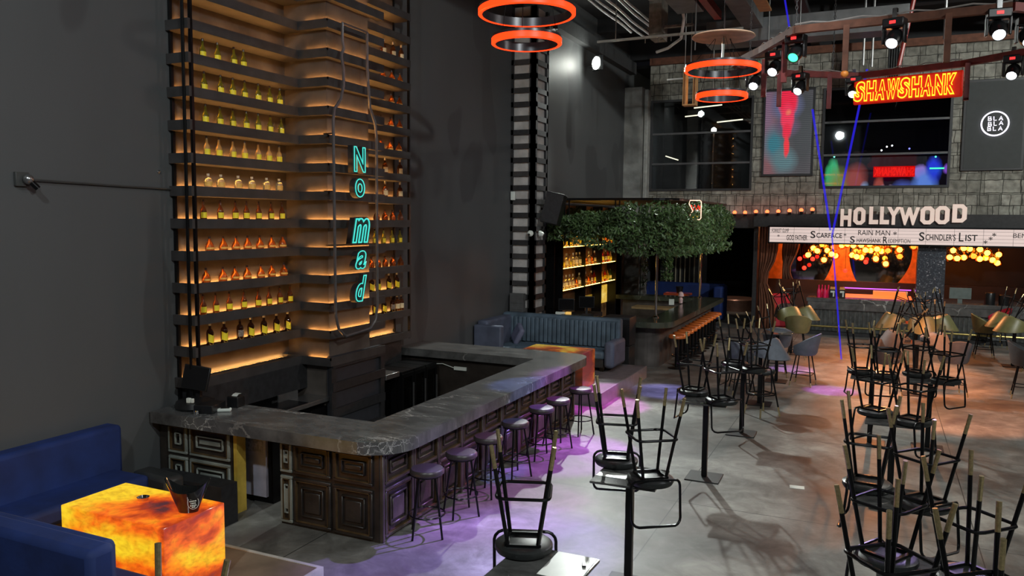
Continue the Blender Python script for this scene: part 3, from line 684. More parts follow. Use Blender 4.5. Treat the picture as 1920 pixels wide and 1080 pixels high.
MB().box(-6.63, -6.57, 6.80, 6.94, 0, 0.965).build('gate_post', mat('gold_painted_board', (0.55, 0.38, 0.06), 0.45, var=0.2), bar)

# bar stools along the bar
def make_stool():
    t = thing('bar_stool', 'x', 'bar stool', (0,0,0))
    MB().lathe([(0,0.675),(0.17,0.675),(0.185,0.69),(0.185,0.72),(0.17,0.738),(0.1,0.745),(0,0.746)], n=28).build('seat', SEATG, t, True)
    MB().lathe([(0,0.66),(0.165,0.66),(0.165,0.676),(0,0.676)], n=24).build('seat_pan', BLACKM, t)
    for a in (45, 135, 225, 315):
        a = math.radians(a); MB().tube([(0.12*math.cos(a), 0.12*math.sin(a), 0.665), (0.225*math.cos(a), 0.225*math.sin(a), 0.0)], 0.012, 8).build('leg', BLACKM, t, True)
    MB().tube([(0.192*math.cos(2*PI*i/28), 0.192*math.sin(2*PI*i/28), 0.24) for i in range(28)], 0.009, 6, True).build('foot_ring', BLACKM, t, True)
    return t
st0 = make_stool()
SP = [(-4.30, 7.22), (-4.26, 7.92), (-4.28, 8.66), (-4.28, 9.46), (-4.28, 10.36), (-4.26, 10.96), (-4.22, 11.84)]
NM = ['nearest round-topped stool at the marble bar corner', 'second round-topped stool along the marble bar', 'third round-topped stool along the marble bar', 'fourth round-topped stool, middle of the marble bar row', 'fifth stool along the marble bar, purple light on its seat', 'sixth stool along the marble bar, blue light on its seat', 'last round-topped stool, standing at the far bar end']
for i, (x, y) in enumerate(SP): dup(st0, NM[i], (x, y, 0), random.uniform(0, 1.5), first=(i == 0), group='round stools along the marble bar')
st0['category'] = 'bar stool'

# behind the bar: fridges, sinks, counter
def fridge(y0, y1, label):
    t = thing('bar_fridge', label, 'fridge', (-6.93, (y0+y1)/2, 0)); h = (y1-y0)/2
    b = MB(); b.box(-0.6, -0.02, -h, -h+0.03, 0, 0.88).box(-0.6, -0.02, h-0.03, h, 0, 0.88).box(-0.6, -0.57, -h, h, 0, 0.88).box(-0.6, -0.02, -h, h, 0, 0.06).box(-0.6, 0, -h, h, 0.88, 0.92)
    b.build('body', BLACKM, t)
    d = MB(); d.box(-0.02, 0.01, -h, -h+0.05, 0.06, 0.88).box(-0.02, 0.01, h-0.05, h, 0.06, 0.88).box(-0.02, 0.01, -h+0.05, h-0.05, 0.82, 0.88).box(-0.02, 0.01, -h+0.05, h-0.05, 0.06, 0.12)
    dr = d.build('door', BLACKM, t)
    MB().box(-0.012, -0.006, -h+0.05, h-0.05, 0.12, 0.82).build('glass_pane', GLASSD, dr)
    MB().box(0.01, 0.03, h-0.035, h-0.02, 0.3, 0.7).build('handle', STEEL, dr)
    s = MB().box(-0.55, -0.04, -h+0.03, h-0.03, 0.34, 0.35).box(-0.55, -0.04, -h+0.03, h-0.03, 0.6, 0.61); s.build('shelf', STEEL, t)
fridge(10.84, 11.2, 'black glass-door bar fridge nearest the steel sink, behind the marble bar')
fridge(11.22, 11.58, 'middle black glass-door bar fridge behind the marble bar')
fridge(11.6, 11.96, 'last black glass-door bar fridge by the rear counter of the marble bar')
sk = thing('steel_sink_unit', 'stainless steel unit beside the rack pillar behind the marble bar', 'sink unit', (-7.0, 10.62, 0))
MB().box(-0.45, 0.05, -0.2, 0.19, 0.86, 0.94).build('steel_top', STEEL, sk, bevel=0.006)
MB().box(-0.45, -0.43, -0.2, 0.19, 0.94, 1.05).build('splash_back', STEEL, sk)
MB().box(-0.42, -0.4, -0.18, 0.17, 0, 0.86).box(-0.4, 0.0, -0.18, -0.16, 0, 0.86).box(-0.4, 0.0, 0.15, 0.17, 0, 0.86).build('cabinet', BLACKM, sk)
sk = thing('work_bench', 'stainless workbench with dark top left of the rack pillar behind the bar', 'work bench', (-7.05, 8.55, 0))
MB().box(-0.38, 0.02, -0.72, 0.68, 0.8, 0.86).build('bench_top', STEEL, sk, bevel=0.005)
MB().box(-0.38, 0.0, -0.9, -0.72, 0.8, 0.85).box(-0.38, 0.0, -0.72, 0.1, 0.862, 0.87).build('dark_tray', SCREENK, sk)
MB().box(-0.36, -0.34, -0.1, 0.3, 0.86, 0.97).build('splash_back', STEEL, sk)
for a, b in ((-0.35, -0.68), (-0.02, -0.68), (-0.35, 0.64), (-0.02, 0.64)): MB().box(a-0.015, a+0.015, b-0.015, b+0.015, 0, 0.8).build('leg', STEEL, sk)
MB().box(-0.34, -0.04, 0.2, 0.62, 0.05, 0.72).build('bin', BLACKM, sk)
# glass door cooler in the gap of the bar front
ck = thing('drink_cooler', 'tall lit glass-door cooler seen through the gap in the bar front', 'cooler', (-6.68, 7.2, 0))
MB().box(-0.22, 0.26, 0.02, 0.4, 0, 0.92).build('body', BLACKM, ck)
dr = MB().box(-0.2, 0.19, -0.02, 0.02, 0.08, 0.9).build('door', mat('frosted_panel', (0.55, 0.55, 0.68), 0.35, var=0.25, scale=5), ck)
MB().box(-0.12, 0.15, -0.026, -0.02, 0.62, 0.76).build('label_sticker', mat('pale_print', (0.45,0.45,0.52), 0.5, var=0.5, scale=30), dr)

# till and bits on the near end of the counter
t = thing('cash_register', 'black till monitor on a round black base at the near end of the marble bar', 'cash register', (-7.42, 7.02, 1.1), 0.25)
MB().lathe([(0,0),(0.22,0),(0.24,0.03),(0.22,0.09),(0.12,0.13),(0,0.14)], n=30).build('base', PLASTK, t, True)
MB().box(-0.03, 0.03, 0.05, 0.09, 0.12, 0.3).build('stand', PLASTK, t)
mm = Matrix.Translation((0, 0.02, 0.36)) @ Matrix.Rotation(0.12, 4, 'Y') @ Matrix.Rotation(-0.2, 4, 'X')
MB().box(-0.17, 0.17, -0.015, 0.02, -0.14, 0.15).xf(mm).build('monitor', PLASTK, t, bevel=0.008)
MB().box(-0.155, 0.155, -0.018, -0.0155, -0.125, 0.135).xf(mm).build('screen', SCREENK, t)
def simple(name, mb, m, label, cat, loc, rz=0, smooth=False, bevel=0, group=None):
    o = mb.build(name, m, None, smooth, bevel, loc=loc); o.rotation_euler = (0, 0, rz); return tag(o, label, cat, group)
simple('cash_box', MB().box(-0.12, 0.12, -0.15, 0.15, 0, 0.1), PLASTK, 'black cash drawer box beside the till on the marble bar', 'cash drawer', (-7.15, 6.98, 1.1), 0.25, bevel=0.008)
t = thing('receipt_printer', 'small black printer with a white paper curl right of the till', 'printer', (-7.05, 7.3, 1.1), 0.1)
MB().box(-0.08, 0.08, -0.07, 0.07, 0, 0.13).build('body', PLASTK, t, bevel=0.01)
MB().add([(-0.04,-0.03,0.131),(0.04,-0.03,0.131),(-0.04,0.0,0.15),(0.04,0.0,0.15),(-0.045,0.05,0.155),(0.045,0.05,0.155)], [(0,1,3,2),(2,3,5,4)]).build('paper', WHITE, t)
t = thing('card_reader', 'white card terminal lying on the marble bar in front of the printer', 'card reader', (-7.0, 7.03, 1.1), 0.6)
MB().box(-0.1, 0.1, -0.035, 0.035, 0, 0.04).build('body', WHITE, t, bevel=0.012)
MB().box(-0.02, 0.08, -0.025, 0.025, 0.0405, 0.043).build('keypad', PLASTK, t)
simple('plug_adapter', MB().box(-0.025, 0.025, -0.02, 0.02, 0, 0.06).box(0.026, 0.066, -0.015, 0.015, 0, 0.055), WHITE, 'two small white boxes standing on the till base', 'adapter', (-7.36, 6.86, 1.2), 0.3, bevel=0.008)
simple('steel_cup', MB().lathe([(0.03,0),(0.033,0.05),(0.028,0.05),(0.026,0.006),(0,0.006)], n=16), CHROME, 'little shiny steel cup at the counter edge below the till', 'cup', (-7.16, 6.78, 1.1), smooth=True)
simple('power_strip', MB().box(-0.12, 0.12, -0.01, 0.02, -0.03, 0.03), WHITE, 'white socket strip fixed inside the rear counter of the marble bar', 'socket strip', (-6.55, 12.12, 0.8))
tag(MB().tube([(-6.67, 12.125, 0.8), (-6.9, 12.12, 0.86), (-7.2, 12.12, 0.83), (-7.6, 12.12, 0.85)], 0.008, 6).build('white_cable', WHITE, smooth=True), 'white cable leading to the socket strip behind the marble bar', 'cable')
for i, (x, y) in enumerate([(-5.16, 9.0), (-5.9, 7.44), (-6.3, 7.44)]): pass

# ------------------------------------------------------------------ near left booth
simple('booth_platform', MB().box(-7.78, -4.62, 2.2, 5.77, 0, 0.15), WOODF, 'low oak deck carrying the near blue booth, white edge strip around it', 'platform', (0,0,0))
pl = bpy.data.objects['booth_platform']
MB().box(-4.62, -4.58, 2.2, 5.81, 0.0, 0.156).box(-7.78, -4.62, 5.77, 5.81, 0.0, 0.156).build('edge_strip', mat('white_strip', (0.5,0.5,0.47), 0.5), pl)
t = thing('blue_sofa', 'navy velvet bench sofa against the left wall behind the glowing table', 'sofa', (-7.5, 4.2, 0.15))
MB().box(-0.28, -0.05, -1.9, 1.9, 0.3, 0.95).build('backrest', NAVY, t, bevel=0.05)
MB().box(-0.2, 0.45, -1.9, 1.82, 0.28, 0.47).build('seat_cushion', NAVY, t, bevel=0.05)
MB().box(-0.25, 0.4, -1.88, 1.5, 0.0, 0.28).build('base', BLACKW, t)
t = thing('blue_sofa', 'blue velvet sofa in the lower left corner, its back turned to the viewer', 'sofa', (-5.75, 3.75, 0.15))
MB().box(-1.1, 1.04, -0.24, -0.02, 0.1, 1.0).build('backrest', NAVY, t, bevel=0.05)
MB().box(-1.1, 0.9, -0.04, 0.1, 0.3, 0.96).build('back_cushion', NAVY, t, bevel=0.05)
MB().box(-1.08, 1.0, 0.1, 0.62, 0.2, 0.42).build('seat_cushion', NAVY, t, bevel=0.05)
MB().box(-1.06, 0.98, 0.0, 0.56, 0.0, 0.2).build('base', BLACKW, t)
simple('sofa_bolster', MB().box(-0.3, 0.3, -0.12, 0.12, 0, 0.62), mat('charcoal_vinyl', (0.03,0.033,0.034), 0.4), 'charcoal padded end block between the blue bench and the bar', 'bolster', (-7.05, 6.12, 0.0), -0.1, bevel=0.05)
simple('shadow_box', MB().box(-0.62, 0.5, -0.12, 0.12, 0, 0.46), BLACKW, 'low black box standing in for the shadow on the bar front behind the glowing table', 'cabinet', (-6.9, 6.5, 0.0))  # black box added in place of the shadow cast on the bar front
t = MB().box(-0.63, 0.63, -0.34, 0.34, 0, 0.68).build('onyx_table', ONYX, bevel=0.006, seg=1, loc=(-5.9, 4.95, 0.15)); tag(t, 'glowing yellow and orange onyx block table at the near blue booth', 'table')
t = thing('ice_bucket', 'black glossy ice bucket with raised ears and an oval emblem on the glowing table', 'ice bucket', (-5.40, 5.0, 0.83), 0.5)
n = 32; vs = []; fs = []
rings = [(0.0, 0.085, 0.06), (0.02, 0.09, 0.065), (0.10, 0.12, 0.09), (0.19, 0.16, 0.115)]
for sgn, ins in ((1, 0), (-1, 0.008)):
    for (z, rx, ry) in (rings if sgn > 0 else rings[::-1]):
        for k in range(n):
            a = 2*PI*k/n; ear = (abs(math.cos(a))**4)*0.11 if z > 0.15 else 0
            vs.append(((rx-ins+ear*0.35)*math.cos(a), (ry-ins)*math.sin(a), z+ear + (0.01 if ins and z < 0.01 else 0)))
for i in range(7):
    for k in range(n): k2 = (k+1) % n; fs.append((i*n+k, i*n+k2, (i+1)*n+k2, (i+1)*n+k))
fs.append(tuple(range(n-1, -1, -1))); fs.append(tuple(7*n+k for k in range(n)))
MB().add(vs, fs).build('bucket', mat('black_gloss', (0.012,0.013,0.013), 0.08, coat=0.5), t, True)
em = MB().tube([(0.046*math.cos(2*PI*i/24), 0, 0.055*math.sin(2*PI*i/24)) for i in range(24)], 0.002, 4, True)
for zz, wd in ((0.03, 0.045), (0.012, 0.06), (-0.006, 0.045), (-0.024, 0.055), (-0.038, 0.03)):
    for q in range(4):
        a = -wd/2 + wd*q/4; em.box(a, a+wd/4*0.7, -0.002, 0.001, zz-0.005, zz+0.005)
em.xf(Matrix.Translation((0.07, -0.088, 0.105)) @ Matrix.Rotation(0.5, 4, 'Z') @ Matrix.Rotation(-0.32, 4, 'X')).build('emblem', mat('cream_print', (0.75,0.72,0.6), 0.5), t)
simple('ashtray', MB().lathe([(0,0),(0.045,0),(0.055,0.03),(0.05,0.032),(0.04,0.008),(0,0.008)], n=20), CHROME, 'small round steel ashtray on the glowing onyx table', 'ashtray', (-5.98, 5.02, 0.83), smooth=True)

# wall fixture with conduit
t = thing('wall_bracket', 'dark wall bracket with short knuckle arm and a thin pipe toward the rack', 'wall fixture', (-7.8, 5.22, 3.76))
MB().box(0, 0.04, -0.07, 0.07, -0.07, 0.07).build('plate', mat('grey_plate', (0.06,0.062,0.06), 0.5), t, bevel=0.005)
MB().sphere((0.08, 0.03, 0), 0.05).build('knuckle', STEEL, t, True)
MB().tube([(0.08, 0.03, 0), (0.12, 0.10, -0.09)], 0.03, 10).build('arm', BLACKM, t, True)
MB().tube([(0.03, 0.07, 0.0), (0.025, 1.2, -0.02), (0.02, 2.0, -0.03)], 0.012, 6).build('pipe', mat('painted_pipe', (0.06,0.06,0.06), 0.4), t, True)
simple('hook_light', MB().sphere((0,0,0), 0.02), CHROME, 'tiny shiny stud on the left wall above the pipe', 'wall stud', (-7.79, 6.9, 3.93), smooth=True)

# ------------------------------------------------------------------ high tables and upturned stools
def make_table():
    t = thing('high_table', 'x', 'high table', (0,0,0))
    MB().box(-0.3, 0.3, -0.3, 0.3, 1.035, 1.055).build('table_top', m_marble('dark_table_marble', (0.03,0.03,0.03), (0.12,0.12,0.115), (0.5,0.5,0.48), 2.0, 0.08), t, bevel=0.003, seg=1)
    MB().box(-0.16, 0.16, -0.16, 0.16, 1.02, 1.035).build('top_plate', BLACKM, t)
    MB().box(-0.035, 0.035, -0.035, 0.035, 0.02, 1.02).build('pole', BLACKM, t, bevel=0.008)
    MB().box(-0.22, 0.22, -0.22, 0.22, 0, 0.015).build('base_plate', mat('dull_base_plate', (0.03,0.03,0.032), 0.5, 0.3), t, bevel=0.004, seg=1)
    return t
tb0 = make_table()
TB = [(-1.97, 4.83, 'square high table at the bottom edge carrying one upturned stool'),
      (-1.99, 6.99, 'square high table in the front of the left row, two upturned stools on it'),
      (-1.98, 10.5, 'second square high table of the left row, its black base plate fully in view'),
      (-1.88, 13.0, 'third square high table of the left row with two crowded upturned stools'),
      (-1.91, 15.31, 'high table of the left row with an upturned grey bucket chair on it'),
      (-1.87, 17.67, 'high table behind the upright grey chair seen from its back'),
      (-1.95, 21.6, 'high table in front of the theatre bar with upturned olive chairs, left side'),
      (0.4, 4.75, 'nearest high table of the right row, below the frontmost upturned stools'),
      (0.38, 5.88, 'high table of the right row with purple-lit upturned stool'),
      (0.2, 7.42, 'high table of the right row holding the pair behind the purple-lit stool'),
      (0.25, 10.42, 'high table in the middle of the right row stack'),
      (0.0, 13.3, 'left high table of the far right-row cluster'),
      (0.8, 13.4, 'right high table of the far right-row cluster'),
      (0.78, 17.57, 'high table behind the cluster with grey chairs round it'),
      (0.9, 21.0, 'high table near the theatre bar under the tangle of upturned chairs'),
      (3.04, 22.18, 'high table at the right edge with two upturned olive chairs'),
      (-2.75, 2.40, 'high table just below the picture edge under three gold leg tips')]
for i, (x, y, l) in enumerate(TB): dup(tb0, l, (x, y, 0), random.uniform(-0.03, 0.03), first=(i == 0), group='square high tables of the hall')
tb0['category'] = 'high table'

def make_bstool():
    """upright: low tube back toward +x, seat at 0.76"""
    t = thing('tube_bar_stool', 'x', 'bar stool', (0,0,0))
    MB().lathe([(0,0.745),(0.185,0.745),(0.205,0.76),(0.208,0.785),(0.195,0.808),(0.15,0.815),(0,0.815)], n=32).build('seat', SEATB, t, True)
    q = 0.115
    MB().bar((-q,-q,0.735),(q,-q,0.735),0.025,0.02).bar((q,-q,0.735),(q,q,0.735),0.025,0.02).bar((q,q,0.735),(-q,q,0.735),0.025,0.02).bar((-q,q,0.735),(-q,-q,0.735),0.025,0.02).build('seat_frame', BLACKM, t)
    for sx in (1, -1):
        for sy in (1, -1):
            top = Vector((sx*0.105, sy*0.105, 0.74)); bot = Vector((sx*0.215, sy*0.215, 0.0)); k = top.lerp(bot, 0.78)
            l_ = MB().tube([top, k], 0.0145, 8).build('leg', BLACKM, t, True)
            MB().tube([k, bot], 0.0150, 8).build('gold_tip', GOLD, l_, True)
    f = 0.178; c_ = 0.05; z = 0.38
    pts = []
    for (cx, cy, a0) in ((f-c_, f-c_, 0), (-(f-c_), f-c_, 90), (-(f-c_), -(f-c_), 180), (f-c_, -(f-c_), 270)):
        for i in range(4): a = math.radians(a0+30*i); pts.append((cx+c_*math.cos(a)*1.15, cy+c_*math.sin(a)*1.15, z))
    MB().tube(pts, 0.012, 8, True).build('foot_rest', BLACKM, t, True)
    # back loop
    w_ = 0.225; pts = []
    def rc(y, z, a0, r=0.06):
        return [(y+r*math.cos(math.radians(a0+30*i)), z+r*math.sin(math.radians(a0+30*i))) for i in range(4)]
    prof = rc(w_-0.06, 1.08, 0) + rc(-w_+0.06, 1.08, 90) + rc(-w_+0.06, 0.80, 180) + rc(w_-0.06, 0.80, 270)
    for (y, z) in prof:
        x = 0.135 + 0.09*math.cos(y/w_*1.35) + (z-0.75)*0.10 - 0.02
        pts.append((x, y, z))
    MB().tube(pts, 0.012, 8, True).build('back_loop', BLACKM, t, True)
    return t
bs0 = make_bstool()
TOPZ = 1.058
def inv(x, y, phi, lean=0.0, seat=0.815):
    return Matrix.Translation((x, y, TOPZ)) @ Matrix.Rotation(math.radians(phi), 4, 'Z') @ Matrix.Rotation(PI, 4, 'X') @ Matrix.Translation((0, 0, -seat))
BSP = [(-2.20, 5.03, 110, 'upturned stool alone on the bottom-edge table, nearest of the left row'),
       (-2.21, 7.26, 105, 'left upturned stool of the front pair in the left row'),
       (-1.77, 6.86, -55, 'right upturned stool of the front pair in the left row, loop hanging down'),
       (-2.20, 10.74, 170, 'left upturned stool on the second table of the left row'),
       (-1.76, 10.36, -50, 'right upturned stool on the second table of the left row'),
       (-2.05, 13.2, 170, 'left upturned stool on the third table of the left row'),
       (-1.70, 12.83, -50, 'right upturned stool on the third table of the left row'),
       (0.0, 7.56, 175, 'left upturned stool of the wide-splayed pair in the right row'),
       (0.43, 7.24, -40, 'right upturned stool of the wide-splayed pair in the right row'),
       (0.14, 5.93, 150, 'upturned stool with purple light on its seat, right row'),
       (0.63, 5.80, -45, 'upturned stool right of the purple-lit one, right row'),
       (0.14, 4.90, 130, 'frontmost left upturned stool at the bottom right, only legs in frame'),
       (0.64, 4.72, -50, 'frontmost right upturned stool at the bottom right corner'),
       (0.05, 10.58, 150, 'left upturned stool of the middle pair in the right row'),
       (0.45, 10.28, -30, 'right upturned stool of the middle pair in the right row'),
       (-0.16, 13.42, 195, 'outer left upturned stool of the far right-row cluster'),
       (0.16, 13.22, 100, 'inner left upturned stool of the far right-row cluster'),
       (0.62, 13.6, 60, 'inner right upturned stool of the far right-row cluster'),
       (0.98, 13.18, -40, 'outer right upturned stool of the far cluster, its loop hanging right'),
       (-2.80, 2.39, 90, 'upturned stool cut off at the lower left, only gold tips showing')]
for i, (x, y, ph, l) in enumerate(BSP): dup(bs0, l, None, first=(i == 0), mw=inv(x, y, ph), group='upturned tube stools on the high tables')
bs0['category'] = 'bar stool'
# one upright tube stool with a cloth beside the left row
dup(bs0, 'upright stool standing behind the third table with a pinkish cloth on it', (-1.75, 14.45, 0), 2.4, group='upright stools')
simple('cloth', MB().lathe([(0.02,0.03),(0.06,0.03),(0.14,0.012),(0.16,0.0)], n=12), mat('pinkish_cloth', (0.25,0.13,0.13), 0.8, var=0.3), 'crumpled pinkish cloth lying on the upright stool of the left row', 'cloth', (-1.75, 14.45, 0.815), smooth=True)
# papers; the near table's pale sheet stands for a reflection on its top
simple('napkin', MB().box(-0.09, 0.09, -0.06, 0.06, 0, 0.004), WHITE, 'small white napkin lying on the open floor between the rows', 'napkin', (-0.82, 10.63, 0), 0.1)
simple('pale_sheet', MB().box(-0.16, 0.13, -0.2, 0.2, 0, 0.002), mat('glossy_sheet', (0.36,0.37,0.34), 0.35, var=0.05), 'pale reflection laid as a thin sheet on the right half of the bottom-edge table', 'paper', (-1.81, 4.92, 1.056))
simple('pen', MB().box(-0.012, 0.012, -0.035, 0.035, 0, 0.012), PLASTK, 'small black object lying in the pale reflection on the bottom-edge table', 'lighter', (-1.73, 4.98, 1.059), 0.4)
simple('pale_sheet', MB().box(-0.14, 0.14, -0.07, 0.07, 0, 0.002), mat('glossy_sheet', (0.55,0.57,0.52), 0.2), 'pale sheet under the left stool of the front table in the left row', 'paper', (-2.14, 6.93, 1.056))

# ------------------------------------------------------------------ bucket bar chairs
def make_chair(fab):
    t = thing('bucket_bar_chair', 'x', 'chair', (0,0,0))
    MB().lathe([(0,0.66),(0.20,0.66),(0.225,0.68),(0.225,0.73),(0.2,0.75),(0,0.752)], n=24).build('seat_cushion', fab, t, True)
    vs = []; n = 20; tt = 0.028
    prof = []
    for k in range(n+1):
        a = math.radians(-125 + 250*k/n)      # back toward +x
        u = max(0, math.cos(a*0.62)); hh = 0.07 + 0.30*u**1.5
        for (dr, z) in ((0, 0.65), (0.035, 0.70), (0.055 + 0.05*u, 0.74+hh), (0.03 + 0.05*u, 0.745+hh), (0.005, 0.70), (-0.03, 0.67)):
            r = 0.228 + dr; vs.append((r*math.cos(a), r*1.04*math.sin(a), z))
    fs = []; m6 = 6
    for k in range(n):
        for j in range(m6): j2 = (j+1) % m6; fs.append((k*m6+j, (k+1)*m6+j, (k+1)*m6+j2, k*m6+j2))
    fs.append(tuple(range(m6))); fs.append(tuple(n*m6+j for j in range(m6-1, -1, -1)))
    MB().add(vs, fs).build('shell', fab, t, True)
    for sx in (1, -1):
        for sy in (1, -1):
            top = Vector((sx*0.12, sy*0.12, 0.66)); bot = Vector((sx*0.22, sy*0.22, 0)); k = top.lerp(bot, 0.86)
            l_ = MB().tube([top, k], 0.013, 8).build('leg', BLACKM, t, True); MB().tube([k, bot], 0.013, 8).build('gold_tip', GOLD, l_, True)
    f = 0.188
    MB().tube([(f,f,0.24),(-f,f,0.24),(-f,-f,0.24),(f,-f,0.24)], 0.010, 6, True).build('foot_rest', BLACKM, t)
    return t
def invc(x, y, phi, tilt):
    return Matrix.Translation((x, y, 1.058)) @ Matrix.Rotation(math.radians(phi), 4, 'Z') @ Matrix.Translation((0.17, 0, 0.05)) @ Matrix.Rotation(math.radians(tilt), 4, 'Y') @ Matrix.Rotation(PI, 4, 'X') @ Matrix.Translation((-0.05, 0, -0.76))
CH = {'grey': GREYF, 'charcoal': DGREYF, 'olive': OLIVE, 'red': REDF}
CP = {}
def chair(fab, label, x=0, y=0, rz=0, mw=None, group=None, z=0):
    first = fab not in CP
    if first: CP[fab] = make_chair(CH[fab])
    o = dup(CP[fab], label, (x, y, z), rz, first=first, mw=mw, group=group)
    o['category'] = 'chair'
chair('grey', 'grey bucket chair seen from behind, upright in the left cluster', -1.95, 18.35, math.radians(-80), group='upright bucket chairs')
chair('grey', 'grey-violet bucket chair in side view, right of the left cluster', -1.32, 17.55, math.radians(-10), group='upright bucket chairs')
chair('grey', 'grey bucket chair half hidden under the table with the upturned chair', -2.35, 16.1, math.radians(200), group='upright bucket chairs')
chair('grey', 'upturned grey bucket chair with legs pointing up to the left', mw=invc(-1.93, 15.3, -15, -24), group='upturned bucket chairs')
chair('olive', 'olive bucket chair upright behind the grey ones, left cluster', -1.75, 21.0, math.radians(-90), group='upright bucket chairs')
chair('olive', 'upturned olive chair, left one on the table before the theatre bar', mw=invc(-2.1, 21.35, -45, -26), group='upturned bucket chairs')
chair('olive', 'upturned olive chair, middle one on the table before the theatre bar', mw=invc(-1.85, 21.75, 5, -24), group='upturned bucket chairs')
chair('charcoal', 'upturned chair at the rear of the table before the theatre bar', mw=invc(-2.1, 21.9, 100, -12), group='upturned bucket chairs')
chair('grey', 'grey bucket chair behind the far right-row cluster, its back showing', 1.45, 17.9, math.radians(-75), group='upright bucket chairs')
chair('charcoal', 'upturned charcoal bucket chair left in the tangle behind the right row', mw=invc(0.55, 17.6, 170, -22), group='upturned bucket chairs')
chair('charcoal', 'charcoal bucket chair under the tangle behind the right row', 0.25, 17.2, math.radians(150), group='upright bucket chairs')
chair('grey', 'upturned grey chair on the right of the tangle table', mw=invc(0.95, 17.7, 20, -10), group='upturned bucket chairs')
chair('olive', 'upturned olive chair leaning left in the rear tangle', mw=invc(0.55, 21.1, 175, -20), group='upturned bucket chairs')
chair('olive', 'upturned olive chair in the middle of the rear tangle', mw=invc(0.95, 20.9, -70, -15), group='upturned bucket chairs')
chair('olive', 'upturned olive chair at the right of the rear tangle', mw=invc(1.25, 21.2, 10, -22), group='upturned bucket chairs')
chair('olive', 'olive bucket chair upright in side view near the theatre bar at right', 2.55, 23.3, math.radians(180), group='upright bucket chairs')
chair('olive', 'upturned olive chair, upper of the two at the right edge', mw=invc(3.0, 22.6, 200, -24), group='upturned bucket chairs')
chair('olive', 'upturned olive chair, lower of the two at the right edge', mw=invc(3.05, 21.6, 205, -26), group='upturned bucket chairs')
chair('olive', 'olive bucket chair upright beneath the upturned ones at the right edge', 3.4, 21.3, math.radians(20), group='upright bucket chairs')
chair('charcoal', 'charcoal bucket chair upright in side view at the right edge', 2.72, 18.2, math.radians(175), group='upright bucket chairs')
chair('red', 'red chair by the theatre bar behind the olive one', 3.05, 25.3, math.radians(10), z=0, group='upright bucket chairs')

# ------------------------------------------------------------------ far booth on its step
pf = simple('step_platform', MB().box(-7.78, -4.5, 13.72, 16.8, 0, 0.25), mat('step_face', (0.16,0.14,0.15), 0.4, var=0.2), 'raised step lit magenta carrying the slate blue corner sofa', 'platform', (0,0,0))
MB().box(-4.5, -4.47, 13.7, 16.8, 0.0, 0.256).build('edge_trim', mat('pale_trim', (0.3,0.28,0.3), 0.3, 0.4), pf)
t = thing('corner_sofa', 'slate blue velvet corner sofa with channelled back on the magenta-lit step', 'sofa', (-6.5, 16.0, 0.25))
MB().box(-1.25, 1.55, 0.35, 0.58, 0.15, 1.05).build('backrest', SLATE, t, bevel=0.05)
ch = MB()
for i in range(26): ch.box(-1.15+i*0.104, -1.15+i*0.104+0.096, 0.30, 0.36, 0.42, 0.98)
ch.build('channelled_cushion', SLATE, t, bevel=0.025)
MB().box(-0.65, 1.40, -0.3, 0.32, 0.25, 0.42).build('seat_cushion', SLATE, t, bevel=0.05)
MB().box(-0.65, 1.38, -0.26, 0.5, 0.08, 0.25).build('base', BLACKW, t)
MB().box(1.40, 1.62, -0.32, 0.58, 0.08, 0.64).build('arm', SLATEL, t, bevel=0.07)
MB().box(-1.26, -1.0, -0.9, 0.4, 0.1, 1.0).build('side_back', SLATEL, t, bevel=0.05)
MB().box(-1.0, -0.62, -0.9, 0.3, 0.1, 0.42).build('side_seat', SLATE, t, bevel=0.05)
MB().box(-1.26, -0.62, -1.05, -0.88, 0.1, 0.92).build('end_panel', SLATEL, t, bevel=0.03)
cu = MB().box(-0.22, 0.22, -0.06, 0.06, -0.2, 0.2).xf(Matrix.Translation((-0.72, 0.05, 0.62)) @ Matrix.Rotation(0.5, 4, 'Y') @ Matrix.Rotation(-0.9, 4, 'Z'))
o = cu.build('throw_cushion', mat('lilac_cushion', (0.16,0.17,0.26), 0.7), None, bevel=0.05, loc=(-6.5, 16.0, 0.25)); tag(o, 'lilac-grey throw cushion in the corner of the slate blue sofa', 'cushion')
for fx in (1.3, -0.5): MB().box(fx, fx+0.08, -0.25, -0.17, 0, 0.08).build('foot', BLACKM, t)
o = MB().box(-0.62, 0.62, -0.35, 0.35, 0, 0.68).build('onyx_table', ONYX2, bevel=0.006, seg=1, loc=(-5.52, 14.2, 0.25)); tag(o, 'dim amber onyx block table on the step in front of the slate blue sofa', 'table')
t = thing('black_speaker_cabinet', 'tall black box cabinet between the corner sofa and the leafy bar', 'speaker', (-5.25, 17.22, 0))
MB().box(-0.32, 0.3, -0.15, 0.35, 0.62, 1.25).build('upper_box', BLACKW, t, bevel=0.008)
MB().box(-0.3, 0.29, -0.13, 0.35, 0, 0.6).build('lower_box', BLACKW, t, bevel=0.008)
MB().box(-0.3, 0.3, -0.16, -0.148, 0.64, 1.2).build('grille', PLASTK, t)

